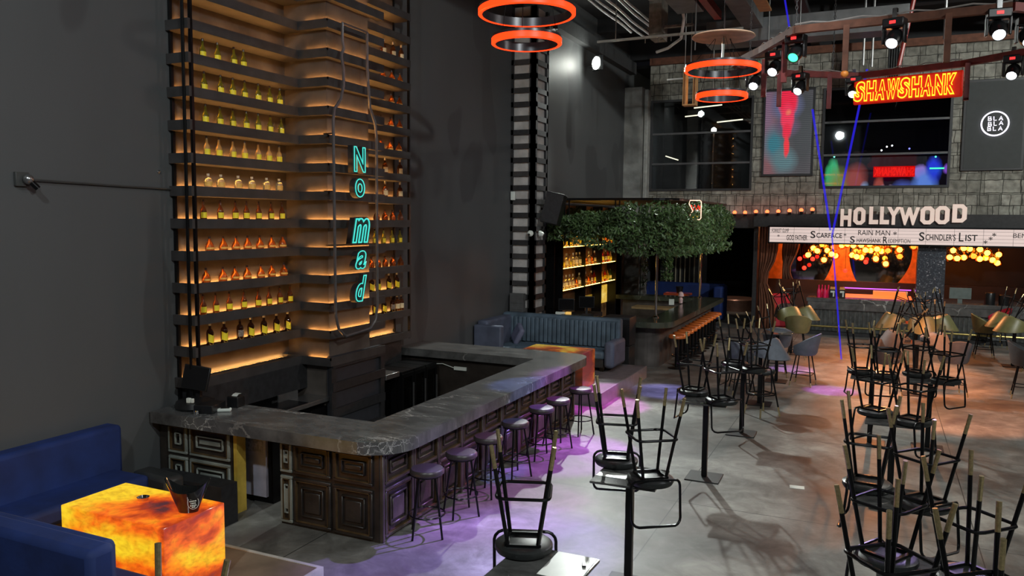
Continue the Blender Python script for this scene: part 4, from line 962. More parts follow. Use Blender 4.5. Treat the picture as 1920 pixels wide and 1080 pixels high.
# ladder-clad column on the left wall
t = thing('ladder_column', 'wall column clad in black ladder slats over pale blockwork', 'column', (-7.8, 16.85, 0))
MB().box(0, 0.55, 0.06, 0.7, 0, 8.2).build('block_core', BLOCK, t)
fr = MB()
for (a, b) in ((0.03, 0.0), (0.58, 0.0), (0.58, 0.74)):
    fr.box(a-0.03 if a < 0.1 else a-0.09, a+0.03, b, b+0.035 if b < 0.1 else b+0.03, 0, 8.2)
fr.box(0.555, 0.61, 0.0, 0.12, 0, 8.2).box(0.555, 0.61, 0.66, 0.77, 0, 8.2).box(0.46, 0.61, 0, 0.035, 0, 8.2)
fr.build('upright', BLACKW, t)
z = 0.3; i = 0
while z < 8.1:
    s_ = MB().box(0, 0.61, 0.0, 0.035, z, z+0.115); s_.box(0.575, 0.61, 0.035, 0.74, z, z+0.115); s_.build('slat', BOARD if i % 2 else BLACKW, t)
    z += 0.315; i += 1
simple('wall_rack', MB().box(0, 0.35, -0.12, 0.0, 0, 0.42).box(0.02, 0.33, -0.13, -0.12, 0.05, 0.12).box(0.02, 0.33, -0.13, -0.12, 0.2, 0.24), mat('rack_grey', (0.10,0.10,0.10), 0.4), 'small grey equipment rack at the foot of the ladder column', 'equipment rack', (-7.74, 16.85, 1.28))
def dome(label, loc, rz):
    t = thing('dome_camera', label, 'camera', loc, rz)
    MB().lathe([(0,0),(0.07,0),(0.07,0.04),(0,0.045)], n=18).xf(Matrix.Rotation(PI/2, 4, 'X')).build('mount', WHITE, t, True)
    MB().sphere((0, -0.06, -0.01), 0.055).build('ball', WHITE, t, True)
    MB().sphere((0.0, -0.10, -0.025), 0.03).build('lens', PLASTK, t, True)
dome('white dome camera on the front face of the ladder column', (-7.27, 16.84, 3.09), 0)
dome('white dome camera on the side face of the ladder column', (-7.18, 17.15, 3.08), PI/2)
simple('white_sensor', MB().box(-0.05, 0.05, -0.06, 0, -0.1, 0.1), WHITE, 'small white sensor box high on the left edge of the ladder column', 'sensor', (-7.72, 16.85, 3.95), bevel=0.01)
t = thing('wall_speaker', 'black loudspeaker tilted down from the ladder column above the leafy bar', 'speaker', (-6.82, 17.1, 3.66))
Mx = Matrix.Rotation(0.2, 4, 'Y') @ Matrix.Rotation(-0.12, 4, 'X')
MB().prism([(-0.2,-0.15),(0.23,-0.15),(0.17,0.25),(-0.13,0.25)], -0.36, 0.36).xf(Mx).build('cabinet', PLASTK, t, bevel=0.015)
MB().box(-0.19, 0.22, -0.162, -0.15, -0.34, 0.34).xf(Mx).build('grille', BLACKW, t)
MB().bar((-0.35, 0.1, 0), (-0.1, 0.1, 0), 0.05).build('bracket', BLACKM, t)

# ------------------------------------------------------------------ leafy bar
t = thing('bar_counter', 'long green marble bar with brass-lit poles under the hanging greenery', 'bar counter', (0,0,0))
ro = [(-7.0, 17.62), (-6.0, 17.62), (-5.0, 17.62)] + arc(-4.72, 18.14, 0.52, -90, 0, 8) + [(-4.2, 19.5), (-4.2, 21.5), (-4.2, 23.8), (-4.2, 24.5), (-6.0, 24.5), (-7.4, 24.5)]
ri = [(-7.0, 18.25), (-6.0, 18.25), (-5.2, 18.25)] + [(-4.9, 18.35)]*9 + [(-4.9, 19.5), (-4.9, 21.5), (-4.9, 23.8), (-4.9, 23.9), (-6.0, 23.9), (-7.4, 23.9)]
vs = []; fs = []
for a, b in zip(ro, ri): vs += [(a[0], a[1], 1.1), (b[0], b[1], 1.1), (a[0], a[1], 0.97), (b[0], b[1], 0.97)]
for k in range(len(ro)-1):
    a, b = 4*k, 4*k+4; fs += [(a, b, b+1, a+1), (a+2, a+3, b+3, b+2), (a, a+2, b+2, b), (a+1, b+1, b+3, a+3)]
fs += [(0, 1, 3, 2)]
MB().add(vs, fs).build('marble_top', GMARBLE, t)
MB().prism([(-6.9, 18.0)] + arc(-4.85, 18.3, 0.3, -90, 0, 6) + [(-4.55, 24.4), (-7.2, 24.4), (-7.2, 24.0), (-4.9, 24.0), (-4.9, 18.3), (-6.9, 18.3)], 0, 0.97).build('bar_front', mat('grey_brown_boards', (0.085,0.075,0.07), 0.5, var=0.35, scale=3), t)
MB().box(-6.6, -5.0, 22.9, 23.5, 0.8, 0.86).build('inner_shelf', mat('tan_counter', (0.4,0.28,0.14), 0.35), t)
for (x, y) in ((-4.76, 18.6), (-4.84, 24.15)):
    t2 = thing('steel_pole', 'polished pole rising from the green marble top, %s end' % ('near' if y < 20 else 'far'), 'pole', (x, y, 1.1), 0, 'poles of the leafy bar')
    MB().tube([(0,0,0),(0,0,2.2)], 0.03, 14).build('shaft', CHROME, t2, True)
    MB().lathe([(0,0),(0.07,0),(0.07,0.015),(0.035,0.05),(0,0.05)], n=18).build('flange', CHROME, t2, True)
# orange stools
def make_ostool():
    t = thing('orange_stool', 'x', 'bar stool', (0,0,0))
    MB().lathe([(0,0.70),(0.18,0.70),(0.20,0.715),(0.20,0.755),(0.18,0.78),(0,0.785)], n=24).build('seat', ORANGES, t, True)
    MB().cyl((0,0,0), 0.045, 0.02, 0.70, 12).build('column', BLACKM, t, True)
    MB().lathe([(0,0),(0.2,0),(0.2,0.012),(0.06,0.04),(0,0.04)], n=24).build('base', BLACKM, t, True)
    MB().tube([(0.17*math.cos(2*PI*i/18)+0.05, 0.17*math.sin(2*PI*i/18), 0.3) for i in range(18)], 0.01, 6, True).build('foot_ring', BLACKM, t, True)
    return t
os0 = make_ostool()
for i in range(12):
    l = 'orange-topped stool, %s from the near end of the leafy bar' % ORD[i]
    dup(os0, l, (-4.18-0.008*i+0.04, 18.2 + i*0.46, 0), 0.2*i, first=(i == 0), group='orange stools along the leafy bar')
os0['category'] = 'bar stool'
# back shelf with glowing levels
t = thing('back_shelf', 'glowing yellow back shelf full of bottles under the greenery', 'shelving', (-7.78, 21.7, 0))
MB().box(0, 0.03, -2.9, 2.9, 0.2, 3.8).build('back_panel', mat('brown_back_panel', (0.34,0.17,0.07), 0.5, var=0.3, scale=4), t)
SH = (1.56, 2.14, 2.70, 3.32)
for z in SH:
    b = MB().box(0.03, 0.32, -2.3, 2.35, z-0.03, z-0.012).build('shelf', BLACKM, t)
    MB().box(0.28, 0.295, -2.28, 2.33, z-0.012, z-0.002).box(0.04, 0.05, -2.28, 2.33, z-0.012, z+0.006).build('led_strip', YLED, b)
for y in (-2.9, -2.3, -0.55, 0.9, 2.35, 2.9): MB().box(0.03, 0.33, y-0.02, y+0.02, 0.2, 3.8).build('upright', BLACKM, t)
MB().box(0.04, 0.06, 0.95, 2.3, 0.85, 1.4).build('glowing_panel', m_onyx('gold_lit_panel', 0.9, 5, [(0.3, (0.3,0.15,0.01)), (0.5, (0.8,0.5,0.06)), (0.7, (1.0,0.75,0.2))]), t)
MB().box(0.04, 0.06, -0.5, 0.85, 0.85, 1.2).build('glowing_panel', m_onyx('gold_lit_panel_dim', 0.35, 5, [(0.3, (0.3,0.15,0.01)), (0.5, (0.8,0.5,0.06)), (0.7, (1.0,0.75,0.2))]), t)
BT.update({'s_green': ('tall', G_GREEN, CAPD, LB_W, False, 'green bottle'), 's_red': ('stout', G_RED, CAPD, LB_Y, False, 'red bottle'), 's_clear': ('stout', G_CLEAR, CAPW, LB_W, False, 'clear bottle'), 's_gold': ('tall', G_GOLD, CAPD, LB_Y, False, 'golden bottle')})
kinds = ['s_gold', 's_green', 's_red', 'amber', 's_clear', 'yellow', 's_gold', 'cream', 's_clear']
for zi, z in enumerate(SH):
    for i in range(18):
        kk = kinds[(i*4+zi*5+(i//3)) % len(kinds)]; y = 21.7-2.18+i*0.257
        if min(abs(y-21.7-q) for q in (-0.55, 0.9)) < 0.06: y += 0.09
        put_bottle(kk, '%s on glowing back shelf, %s level up, %s from left' % (BT[kk][5].split(',')[0], ORD[zi], ORD[i]), (-7.6, y, z-0.012), 'bottles on the glowing back shelf', 1.25)
# register stand, monitors
simple('service_counter', MB().box(-0.35, 0.35, -0.7, 1.0, 0, 1.0), BLACKW, 'black service counter holding the two till monitors', 'counter', (-6.9, 19.0, 0))
for i, (x, y) in enumerate(((-7.0, 18.5), (-6.75, 19.3))):
    t = thing('till_monitor', '%s black till monitor in front of the glowing back shelf' % ('left' if i == 0 else 'right'), 'monitor', (x, y, 1.0), 0.35, 'till monitors of the leafy bar')
    MB().box(-0.2, 0.2, -0.02, 0.02, 0.16, 0.46).build('display', PLASTK, t, bevel=0.01); MB().box(-0.18, 0.18, -0.024, -0.021, 0.18, 0.44).build('screen', SCREENK, t)
    MB().box(-0.03, 0.03, 0, 0.05, 0.02, 0.2).build('stand', PLASTK, t); MB().box(-0.12, 0.12, -0.1, 0.1, 0, 0.02).build('base', PLASTK, t)
simple('white_device', MB().box(-0.12, 0.12, -0.05, 0.05, 0, 0.13), WHITE, 'white device at the left end of the till counter', 'device', (-7.12, 18.4, 1.0), 0.2, bevel=0.015)
simple('yellow_box', MB().box(-0.06, 0.06, -0.05, 0.05, 0, 0.14), emat('lit_yellow', (1.0,0.6,0.15), 0.7), 'small glowing yellow box before the left till monitor', 'box', (-6.9, 18.38, 1.0))
simple('flower_vase', MB().lathe([(0,0),(0.05,0),(0.06,0.12),(0.03,0.16),(0.09,0.2),(0.06,0.3),(0,0.33)], n=12), mat('pink_white', (0.75,0.5,0.5), 0.5, var=0.4, scale=40), 'small pinkish flower vase on the green marble top', 'vase', (-5.0, 22.3, 1.1), smooth=True)
simple('menu_stand', MB().box(-0.07, 0.07, -0.02, 0.02, 0, 0.16), WHITE, 'small white menu stand beside the flower vase', 'menu', (-5.12, 21.7, 1.1), 0.2)
# steel canopy frame and greenery
t = thing('canopy_frame', 'thin black steel canopy frame over the leafy bar', 'canopy', (0,0,0))
f = MB(); zt = 3.9
path = [(-7.75, 17.9), (-6.2, 17.9), (-5.0, 17.9)] + arc(-4.7, 18.4, 0.5, -90, 0, 6) + [(-4.2, 19.5), (-4.2, 24.4)]
for k in range(len(path)-1): f.bar((*path[k], zt), (*path[k+1], zt), 0.06, 0.05)
for x in (-6.85, -6.75, -5.6, -5.5): f.bar((x, 17.93, 2.8), (x, 17.93, zt), 0.03)
f.bar((-7.75, 24.4, zt), (-4.2, 24.4, zt), 0.05); f.bar((-7.75, 21, zt), (-4.2, 21, zt), 0.05)
f.build('frame', BLACKM, t)
g_ = MB().box(-7.7, -4.3, 18.0, 24.3, zt-0.03, zt-0.01); g_.build('roof_panel', mat('brown_soffit', (0.06,0.03,0.02), 0.5), t)
def leaves(name, path, n, label, wfun, zfun, sz=0.055):
    mb = MB(); P = [Vector(p) for p in path]; seg = [(P[i+1]-P[i]).length for i in range(len(P)-1)]; tot = sum(seg)
    for _ in range(n):
        u = random.random()*tot; i = 0; uu = u
        while i < len(seg)-1 and uu > seg[i]: uu -= seg[i]; i += 1
        p = P[i].lerp(P[i+1], uu/seg[i]); fr = u/tot; w_ = wfun(fr); z0, z1 = zfun(fr)
        bump = 0.12*math.sin(fr*61)+0.1*math.sin(fr*23+1)
        a = random.random()*2*PI; r = math.sqrt(random.random())
        zz = (z0+z1)/2 + (z1-z0)/2*math.sin(a)*r*(1+bump); off = math.cos(a)*r*w_
        if random.random() < 0.12: zz = z0 - random.random()*0.22
        d = (P[i+1]-P[i]).normalized(); nn = Vector((d.y, -d.x, 0))
        c = p + nn*off; c.z = zz
        ax = Vector((random.gauss(0,1), random.gauss(0,1), random.gauss(0,1))).normalized(); bx = ax.orthogonal().normalized()
        s_ = sz*random.uniform(0.6, 1.3); cx = ax.cross(bx)
        mb.add([c-ax*s_, c+bx*s_*0.45+cx*s_*0.12, c+ax*s_, c-bx*s_*0.45+cx*s_*0.12], [(0,1,2,3)])
    o = mb.build(name, LEAF); return tag(o, label, 'plant')
leaves('hanging_greenery', [(-7.5,17.9,0),(-4.9,17.9,0),(-4.35,18.1,0),(-4.2,18.7,0),(-4.2,24.0,0)], 15000, 'thick dark green ivy hanging all around the canopy of the leafy bar', lambda f: 0.22+0.15*min(1, f*3), lambda f: (3.15, 3.5) if f < 0.06 else ((3.15-0.35*min(1,(f-0.06)*5), 3.5+0.32*min(1,(f-0.06)*5))))
leaves('hanging_greenery', [(-7.4,18.4,0),(-7.4,24.3,0)], 3500, 'ivy trailing over the top of the glowing back shelf', lambda f: 0.15, lambda f: (3.1, 3.7))
leaves('ivy_vine', [(-7.0,25.4,0),(-6.85,25.6,0)], 260, 'thin ivy vine hanging beside the corner column below the canopy', lambda f: 0.06, lambda f: (1.5, 3.55), 0.05)
leaves('ivy_vine', [(-6.45,25.8,0),(-6.1,25.9,0)], 700, 'bushier ivy clump right of the corner column', lambda f: 0.12, lambda f: (1.7, 3.55), 0.06)
# small neon sign on the greenery corner
t = thing('small_neon_sign', 'small orange and white neon sign on the corner of the greenery', 'sign', (-3.95, 18.9, 3.66), -0.25)
MB().tube([(-0.1,0,-0.22),(0.1,0,-0.22),(0.13,0,-0.18),(0.13,0,0.2),(0.1,0,0.23),(-0.13,0,0.23),(-0.15,0,0.15),(-0.06,0,-0.02),(-0.12,0,-0.1)], 0.011, 5, True).xf(Matrix.Rotation(0.5, 4, 'Z')).build('outline', emat('peach_neon', (1.0,0.55,0.4), 2.0), t)
MB().tube([(-0.1,0,0.12),(-0.05,0,0.0),(-0.02,0,0.12),(0.02,0,0.0),(0.06,0,0.12),(0.09,0,0.0),(0.1,0,0.1)], 0.012, 5).xf(Matrix.Rotation(0.5, 4, 'Z')).build('scribble', NEONR, t)
MB().tube([(-0.05,0,-0.17),(0.0,0,-0.12),(0.06,0,-0.17)], 0.012, 5).xf(Matrix.Rotation(0.5, 4, 'Z')).build('bottom_mark', NEONY, t)
# far navy sofa and little lit table behind the leafy bar
t = thing('navy_sofa', 'long navy sofa in the dark corner behind the leafy bar', 'sofa', (-6.2, 27.4, 0))
MB().box(-1.3, 1.45, 0.5, 0.8, 0.0, 1.25).build('backrest', NAVY, t, bevel=0.06); MB().box(-1.3, 1.2, -0.1, 0.55, 0.15, 0.5).build('seat', NAVY, t, bevel=0.06)
MB().box(1.2, 1.5, -0.3, 0.8, 0.1, 1.22).build('arm', NAVY, t, bevel=0.06); MB().box(-1.5, -1.2, -0.5, 0.8, 0.1, 1.2).build('arm', NAVY, t, bevel=0.06)
t = thing('lit_table', 'small table with a glowing amber top before the far navy sofa', 'table', (-6.0, 26.3, 0))
MB().box(-0.42, 0.42, -0.25, 0.25, 0.96, 1.02).build('glowing_top', ONYX2, t); MB().box(-0.06, 0.06, -0.06, 0.06, 0, 0.96).build('leg', BLACKM, t)
simple('black_bucket', MB().lathe([(0,0),(0.09,0),(0.13,0.22),(0.1,0.22),(0,0.03)], n=14), PLASTK, 'black bucket on the little glowing table by the navy sofa', 'ice bucket', (-5.95, 26.3, 1.02), smooth=True)

# ------------------------------------------------------------------ theatre bar under the stone facade
t = thing('theatre_bar', 'long dark ribbed bar with marble rim and brass foot rail under the white sign strip', 'bar counter', (0,0,0))
MB().box(-1.95, XR, 26.0, 26.6, 0.98, 1.1).build('bar_top', MARBLE, t, bevel=0.01)
MB().box(-1.9, XR, 26.05, 26.3, 0.0, 0.98).build('bar_front', mat('grey_ribbed_front', (0.06,0.065,0.062), 0.35, var=0.45, scale=7), t)
rb = MB()
for i in range(70): rb.box(-1.9+i*0.12, -1.9+i*0.12+0.05, 26.035, 26.05, 0.1, 0.78)
rb.build('ribs', mat('grey_rib', (0.085,0.09,0.088), 0.3, var=0.4), t)
MB().box(-1.9, XR, 25.98, 26.06, 0.76, 0.98).build('rim', MARBLE, t)
MB().box(-1.9, XR, 25.75, 26.05, 0.0, 0.1).build('step', BLACKW, t)
rl = MB().tube([(-1.9, 25.78, 0.26), (XR, 25.78, 0.26)], 0.03, 8); rl.build('foot_rail', BRASS, t, True)
for i in range(9):
    x = -1.0+i*1.4; MB().tube([(x, 25.78, 0.26), (x, 25.78, 0.02)], 0.02, 8).sphere((x, 25.78, 0.29), 0.04).build('rail_post', BRASS, t, True)
# glowing orange work top
o = thing('glowing_back_counter', 'orange glowing back counter behind the theatre bar', 'counter', (0,0,0))
MB().box(-1.0, 1.0, 26.9, 28.3, 1.0, 1.08).build('glowing_top', emat('orange_glow', (1.0, 0.20, 0.04), 1.0), o); MB().box(-1.0, 1.0, 26.9, 28.3, 0, 1.0).build('body', BLACKW, o)
MB().box(-0.1, 0.9, 28.0, 28.3, 1.08, 1.22).build('raised_ledge', emat('orange_glow_soft', (1.0, 0.28, 0.06), 0.8), o); MB().box(-1.0, 1.0, 28.3, 28.34, 1.25, 1.28).build('violet_strip', emat('violet_glow', (0.5,0.1,1.0), 2.0), o)
# back wall: mirrors between orange hourglass piers
bk = thing('arched_back_wall', 'back wall of smoked mirrors between flared orange piers behind the theatre bar', 'back wall', (0, 28.9, 0))
MB().box(-3.5, 1.1, 0.02, 0.06, 1.3, 3.5).build('mirror', MIRROR, bk)
MB().box(-3.5, XR, -0.1, 0.1, 0, 1.45).build('wainscot', mat('ribbed_wainscot', (0.035,0.017,0.012), 0.5), bk)
def pier(x, wmin, wmax, side=0):
    n = 12; pts_l = []; pts_r = []
    for i in range(n+1):
        z = 1.45 + 1.6*i/n; u = abs((z-2.4)/0.95); w_ = wmin + (wmax-wmin)*min(1, u**2.0)
        pts_r.append((x + (w_ if side >= 0 else wmin*0.2), z)); pts_l.append((x - (w_ if side <= 0 else wmin*0.2), z))
    poly = pts_r + pts_l[::-1]
    vs = [(px, -0.03, pz) for px, pz in poly] + [(px, 0.02, pz) for px, pz in poly]; m_ = len(poly)
    fs = [tuple(range(m_)), tuple(range(2*m_-1, m_-1, -1))] + [(i, (i+1) % m_, m_+(i+1) % m_, m_+i) for i in range(m_)]
    MB().add(vs, fs).build('pier', ORANGEP, bk)
pier(-1.12, 0.24, 0.5); pier(-3.2, 0.17, 0.42); pier(1.12, 0.12, 0.5, -1)
lamp('bar_wash', 'AREA', (-1.0, 27.6, 3.3), 55, (1.0, 0.4, 0.12), (-1.0, 28.9, 2.0), 2.5, sizey=0.15)
lamp('bar_wash_floor', 'SPOT', (0.2, 25.4, 3.55), 650, (1.0, 0.36, 0.12), (0.6, 19.0, 0), 0.08, 95, 0.8)
# sparkly pillar
pm, nt, b = new_mat('sparkling_mosaic'); N = nt.nodes; L = nt.links
tc = N.new('ShaderNodeTexCoord'); v = N.new('ShaderNodeTexVoronoi'); v.inputs['Scale'].default_value = 28; L.new(tc.outputs['Object'], v.inputs['Vector'])
cr = ramp(N, [(0.55, (0.07,0.08,0.1)), (0.86, (0.16,0.18,0.21)), (0.93, (0.9,0.9,1.0))]); L.new(v.outputs['Color'], cr.inputs['Fac']); L.new(cr.outputs['Color'], b.inputs['Base Color'])
b.inputs['Roughness'].default_value = 0.25; b.inputs['Metallic'].default_value = 0.3
vb = N.new('ShaderNodeBump'); vb.inputs['Strength'].default_value = 0.5; L.new(v.outputs['Distance'], vb.inputs['Height']); L.new(vb.outputs['Normal'], b.inputs['Normal'])
simple('mosaic_pillar', MB().box(1.05, 1.78, 26.12, 26.8, 1.1, 2.8), pm, 'dark sparkling mosaic pillar standing on the theatre bar', 'pillar', (0,0,0))
# curtains
def curtain(x0, x1, y, z0, z1, label, gather=None):
    n = 40; vs = []; fs = []; m_ = 10
    for j in range(m_+1):
        z = z1+(z0-z1)*j/m_; g_ = 1.0
        if gather: g_ = 1 - 0.55*math.exp(-((z-gather)/0.5)**2)
        for i in range(n+1):
            u = i/n; x = x0+(x1-x0)*(u*g_ if gather else u); vs.append((x, y+0.05*math.sin(u*38)+0.02*math.sin(u*17+j), z))
    for j in range(m_):
        for i in range(n): a = j*(n+1)+i; fs.append((a, a+1, a+n+2, a+n+1))
    o = MB().add(vs, fs).build('curtain', CURT, smooth=True); sm = o.modifiers.new('solid', 'SOLIDIFY'); sm.thickness = 0.02
    tag(o, label, 'curtain', 'brown curtains of the theatre bar')
curtain(-3.46, -2.9, 26.45, 0.02, 3.6, 'outer brown curtain at the left edge of the theatre bar', 1.6)
curtain(-2.75, -2.25, 26.6, 1.6, 3.6, 'inner brown curtain hanging left of the globe lamps', 1.9)
# left inner seat and red bits
simple('red_armchair', MB().box(-0.3,0.3,-0.3,0.3,0.3,0.55).box(-0.3,0.3,0.18,0.32,0.5,1.05).box(-0.34,-0.2,-0.3,0.3,0.3,0.8).box(-0.28,0.28,-0.28,0.28,0.0,0.3), REDF, 'red padded armchair in the dark corner left of the theatre bar', 'armchair', (-2.8, 27.3, 0.0), 0.3, bevel=0.05)
# things on the bar top
def pcup(x, l):
    o = simple('napkin_holder', MB().box(-0.09, 0.09, -0.06, 0.06, 0, 0.26), PLASTK, l, 'napkin holder', (x, 26.25, 1.1)); MB().box(-0.06, 0.06, -0.065, -0.06, 0.16, 0.22).box(0.01, 0.05, -0.065, -0.06, 0.04, 0.17).build('number_seven', WHITE, o)
    MB().box(-0.07, 0.07, -0.05, 0.05, 0.26, 0.33).build('orange_napkins', mat('orange_paper', (0.9,0.4,0.1), 0.6, var=0.3), o)
pcup(-0.95, 'left black and white napkin holder on the theatre bar'); pcup(-1.22, 'right black and white napkin holder, next to the pink bottles')
bpy.data.objects['napkin_holder']['label'] = 'right black and white napkin holder on the theatre bar'; bpy.data.objects['napkin_holder.001']['label'] = 'left black and white napkin holder, next to the pink bottles'
PINK = bmat('pink_glass', (0.9, 0.03, 0.15), tr=0.3)
for i in range(4):
    o = MB().lathe([(0,0),(0.05,0),(0.055,0.2),(0.02,0.28),(0.02,0.38),(0,0.385)], n=12).build('pink_bottle', mat('magenta_bottle', (0.85,0.03,0.14), 0.2, var=0.1), smooth=True, loc=(-1.62+i*0.09, 26.2+0.1*(i % 2), 1.1)); tag(o, 'magenta bottle on the theatre bar, %s from the left' % ORD[i], 'bottle', 'magenta bottles on the theatre bar')
simple('till_screen', MB().box(-0.28, 0.28, -0.02, 0.02, 0.12, 0.44).box(-0.06, 0.06, 0, 0.04, 0, 0.14), mat('grey_green_screen', (0.16,0.2,0.19), 0.3), 'grey-green till screen standing behind the bar right of the mosaic pillar', 'monitor', (2.22, 26.45, 1.1))
simple('black_jug', MB().lathe([(0,0),(0.13,0),(0.14,0.3),(0.12,0.34),(0,0.3)], n=14), PLASTK, 'left black jug on the theatre bar at right', 'jug', (2.95, 26.3, 1.1), smooth=True)
simple('black_jug', MB().lathe([(0,0),(0.13,0),(0.14,0.28),(0.12,0.30),(0,0.28)], n=14), PLASTK, 'right black jug on the theatre bar at right', 'jug', (3.3, 26.3, 1.1), smooth=True)
simple('folded_cloth', MB().box(-0.35, 0.35, -0.15, 0.15, 0, 0.1), mat('pale_cloth', (0.5,0.5,0.55), 0.6), 'pile of pale folded cloths on the theatre bar at the right edge', 'cloth', (4.1, 26.2, 1.1), bevel=0.03)
for i, (x, z) in enumerate([(-2.35, 2.2), (-1.95, 2.2), (-2.2, 1.9), (-0.35, 2.15), (-0.95+0.0, 1.85)]):
    o = MB().sphere((0,0,0), 0.07).build('red_lamp', REDE, smooth=True, loc=(x, 27.9, z)); tag(o, 'small red lamp glowing behind the theatre bar, %s of five' % ORD[i], 'lamp', 'small red lamps behind the theatre bar')
    MB().tube([(0,0,0.06),(0,0,3.67-z)], 0.006, 5).build('cord', BLACKM, o)
# amber globe pendants
AG = m_glass('amber_globe_glass', (1.0, 0.62, 0.28), 0.12, 0.05)
BULB = emat('amber_bulb', (1.0, 0.46, 0.08), 16.0); BULBD = emat('amber_bulb_dim', (1.0, 0.42, 0.08), 3.0)
GP = {}
def globe(kind):
    e = MB().sphere((0,0,0), 0.13, 16, 10).build('globe_pendant', AG, smooth=True)
    MB().sphere((0,0,0), 0.08, 12, 8).build('bulb', BULB if kind == 'on' else BULBD, e, True)
    MB().lathe([(0.025,0.10),(0.025,0.17),(0,0.17)], n=10).build('socket', BRASS, e); MB().tube([(0,0,0.12),(0,0,1.0)], 0.006, 5).build('cord', BLACKM, e)
    return e
GL = [(-2.02,2.37),(-1.87,2.59),(-1.74,2.51),(-1.54,2.23),(-1.47,2.52),(-1.32,2.42),(-1.22,2.36),(-1.05,2.69),(-0.88,2.74),(-0.71,2.7),(-0.73,2.4),(-0.6,2.36),(-0.48,2.33),(-0.49,2.71),(-0.36,2.56),(-0.25,2.74),(-0.22,2.55),(-0.06,2.30),(-0.04,2.6),(0.09,2.53),(0.22,2.16),(0.26,2.56),(0.42,2.74),(0.58,2.60),(0.60,2.39),(0.96,2.7)]
GR = [(2.02,2.6),(1.92,2.41),(2.12,2.38),(2.28,2.68),(2.44,2.66),(2.31,2.4),(2.56,2.45),(2.71,2.65),(2.87,2.56),(2.72,2.37),(2.88,2.4),(3.19,2.51),(3.04,2.35),(3.16,2.27)]
def bay(i, n): return ('%s from the left' % ORD[i]) if i < 15 else ('%s from the right' % ORD[n-1-i])
for nm, G in (('bay left of the mosaic pillar', GL), ('bay right of the mosaic pillar', GR)):
    for i, (x, z) in enumerate(G):
        kd = 'dim' if (x, z) in ((0.26,2.56),(0.96,2.7),(2.56,2.45),(0.60,2.39)) else 'on'
        if kd not in GP: GP[kd] = globe(kd); o = GP[kd]
        else: o = copy_tree(GP[kd])
        for c_ in [q for q in bpy.data.objects if q.parent == o and q.name.startswith('cord')]: c_.scale = (1, 1, (3.66-z)/1.0)
        o.location = (x, 26.9+random.uniform(-0.25, 0.25), z); tag(o, 'round amber glass pendant in the %s, %s' % (nm, bay(i, len(G))), 'pendant lamp', 'amber globe pendants over the theatre bar')
# sign strip with film titles
mq = thing('marquee_sign', 'long backlit white sign strip with black film titles above the theatre bar', 'sign', (0, 26.0, 0))
MB().box(-3.1, 6.2, -0.1, 0.15, 2.78, 3.25).build('light_box', emat('marquee_white', (1.0, 0.80, 0.74), 0.62), mq)
f = MB(); f.box(-3.13, 6.23, -0.14, 0.15, 2.74, 2.785).box(-3.13, 6.23, -0.14, 0.15, 3.245, 3.29).box(-3.14, -3.1, -0.14, 0.15, 2.74, 3.29); f.build('frame', BLACKM, mq)
rr = MB()
for z in (2.87, 2.97, 3.07, 3.17): rr.box(-3.1, 6.2, -0.106, -0.1, z, z+0.006)
for i in range(14): rr.box(-3.1+i*0.72, -3.1+i*0.72+0.006, -0.107, -0.1, 2.785, 3.245)
rr.build('rails', mat('grey_rail', (0.12,0.1,0.1), 0.4), mq)
def title(s, x, z, w_, h): text_obj('lettering', s, LINE, mq, (x, -0.104, z), FACE_Y, w_, h, depth=0.006, bold=0.0 if 'M' in s else 0.013)
title('FORREST GUMP', -2.78, 3.14, 0.50, 0.12); title('*', -2.83, 2.98, 0.07, 0.07); title('GOD FATHER', -2.29, 2.93, 0.60, 0.16)
title('S', -1.83, 3.03, 0.14, 0.22); title('CARFACE', -1.37, 3.01, 0.72, 0.15); title('*', -0.93, 3.04, 0.08, 0.08)
title('RAIN MAN', -0.14, 3.11, 0.86, 0.15); title('*', 0.42, 3.1, 0.10, 0.10); title('S', -0.72, 2.90, 0.13, 0.2); title('HAWSHANK', -0.27, 2.88, 0.66, 0.12); title('R', 0.17, 2.90, 0.12, 0.2); title('EDEMPTION', 0.54, 2.88, 0.58, 0.12)
title('S', 1.12, 3.02, 0.14, 0.25); title('CHINDLER\u2019S', 1.6, 3.0, 0.76, 0.18); title('L', 2.12, 3.02, 0.12, 0.25); title('IST', 2.37, 3.0, 0.3, 0.18)
for (x, z) in ((2.72, 2.89), (2.84, 2.99), (2.92, 3.1)): title('*', x, z, 0.10, 0.10)
title('BENJAMIN', 3.8, 3.06, 0.85, 0.17)
struct('trim_7', MB().box(-3.6, XR, 26.02, 26.3, 3.25, 3.66), BLACKW)
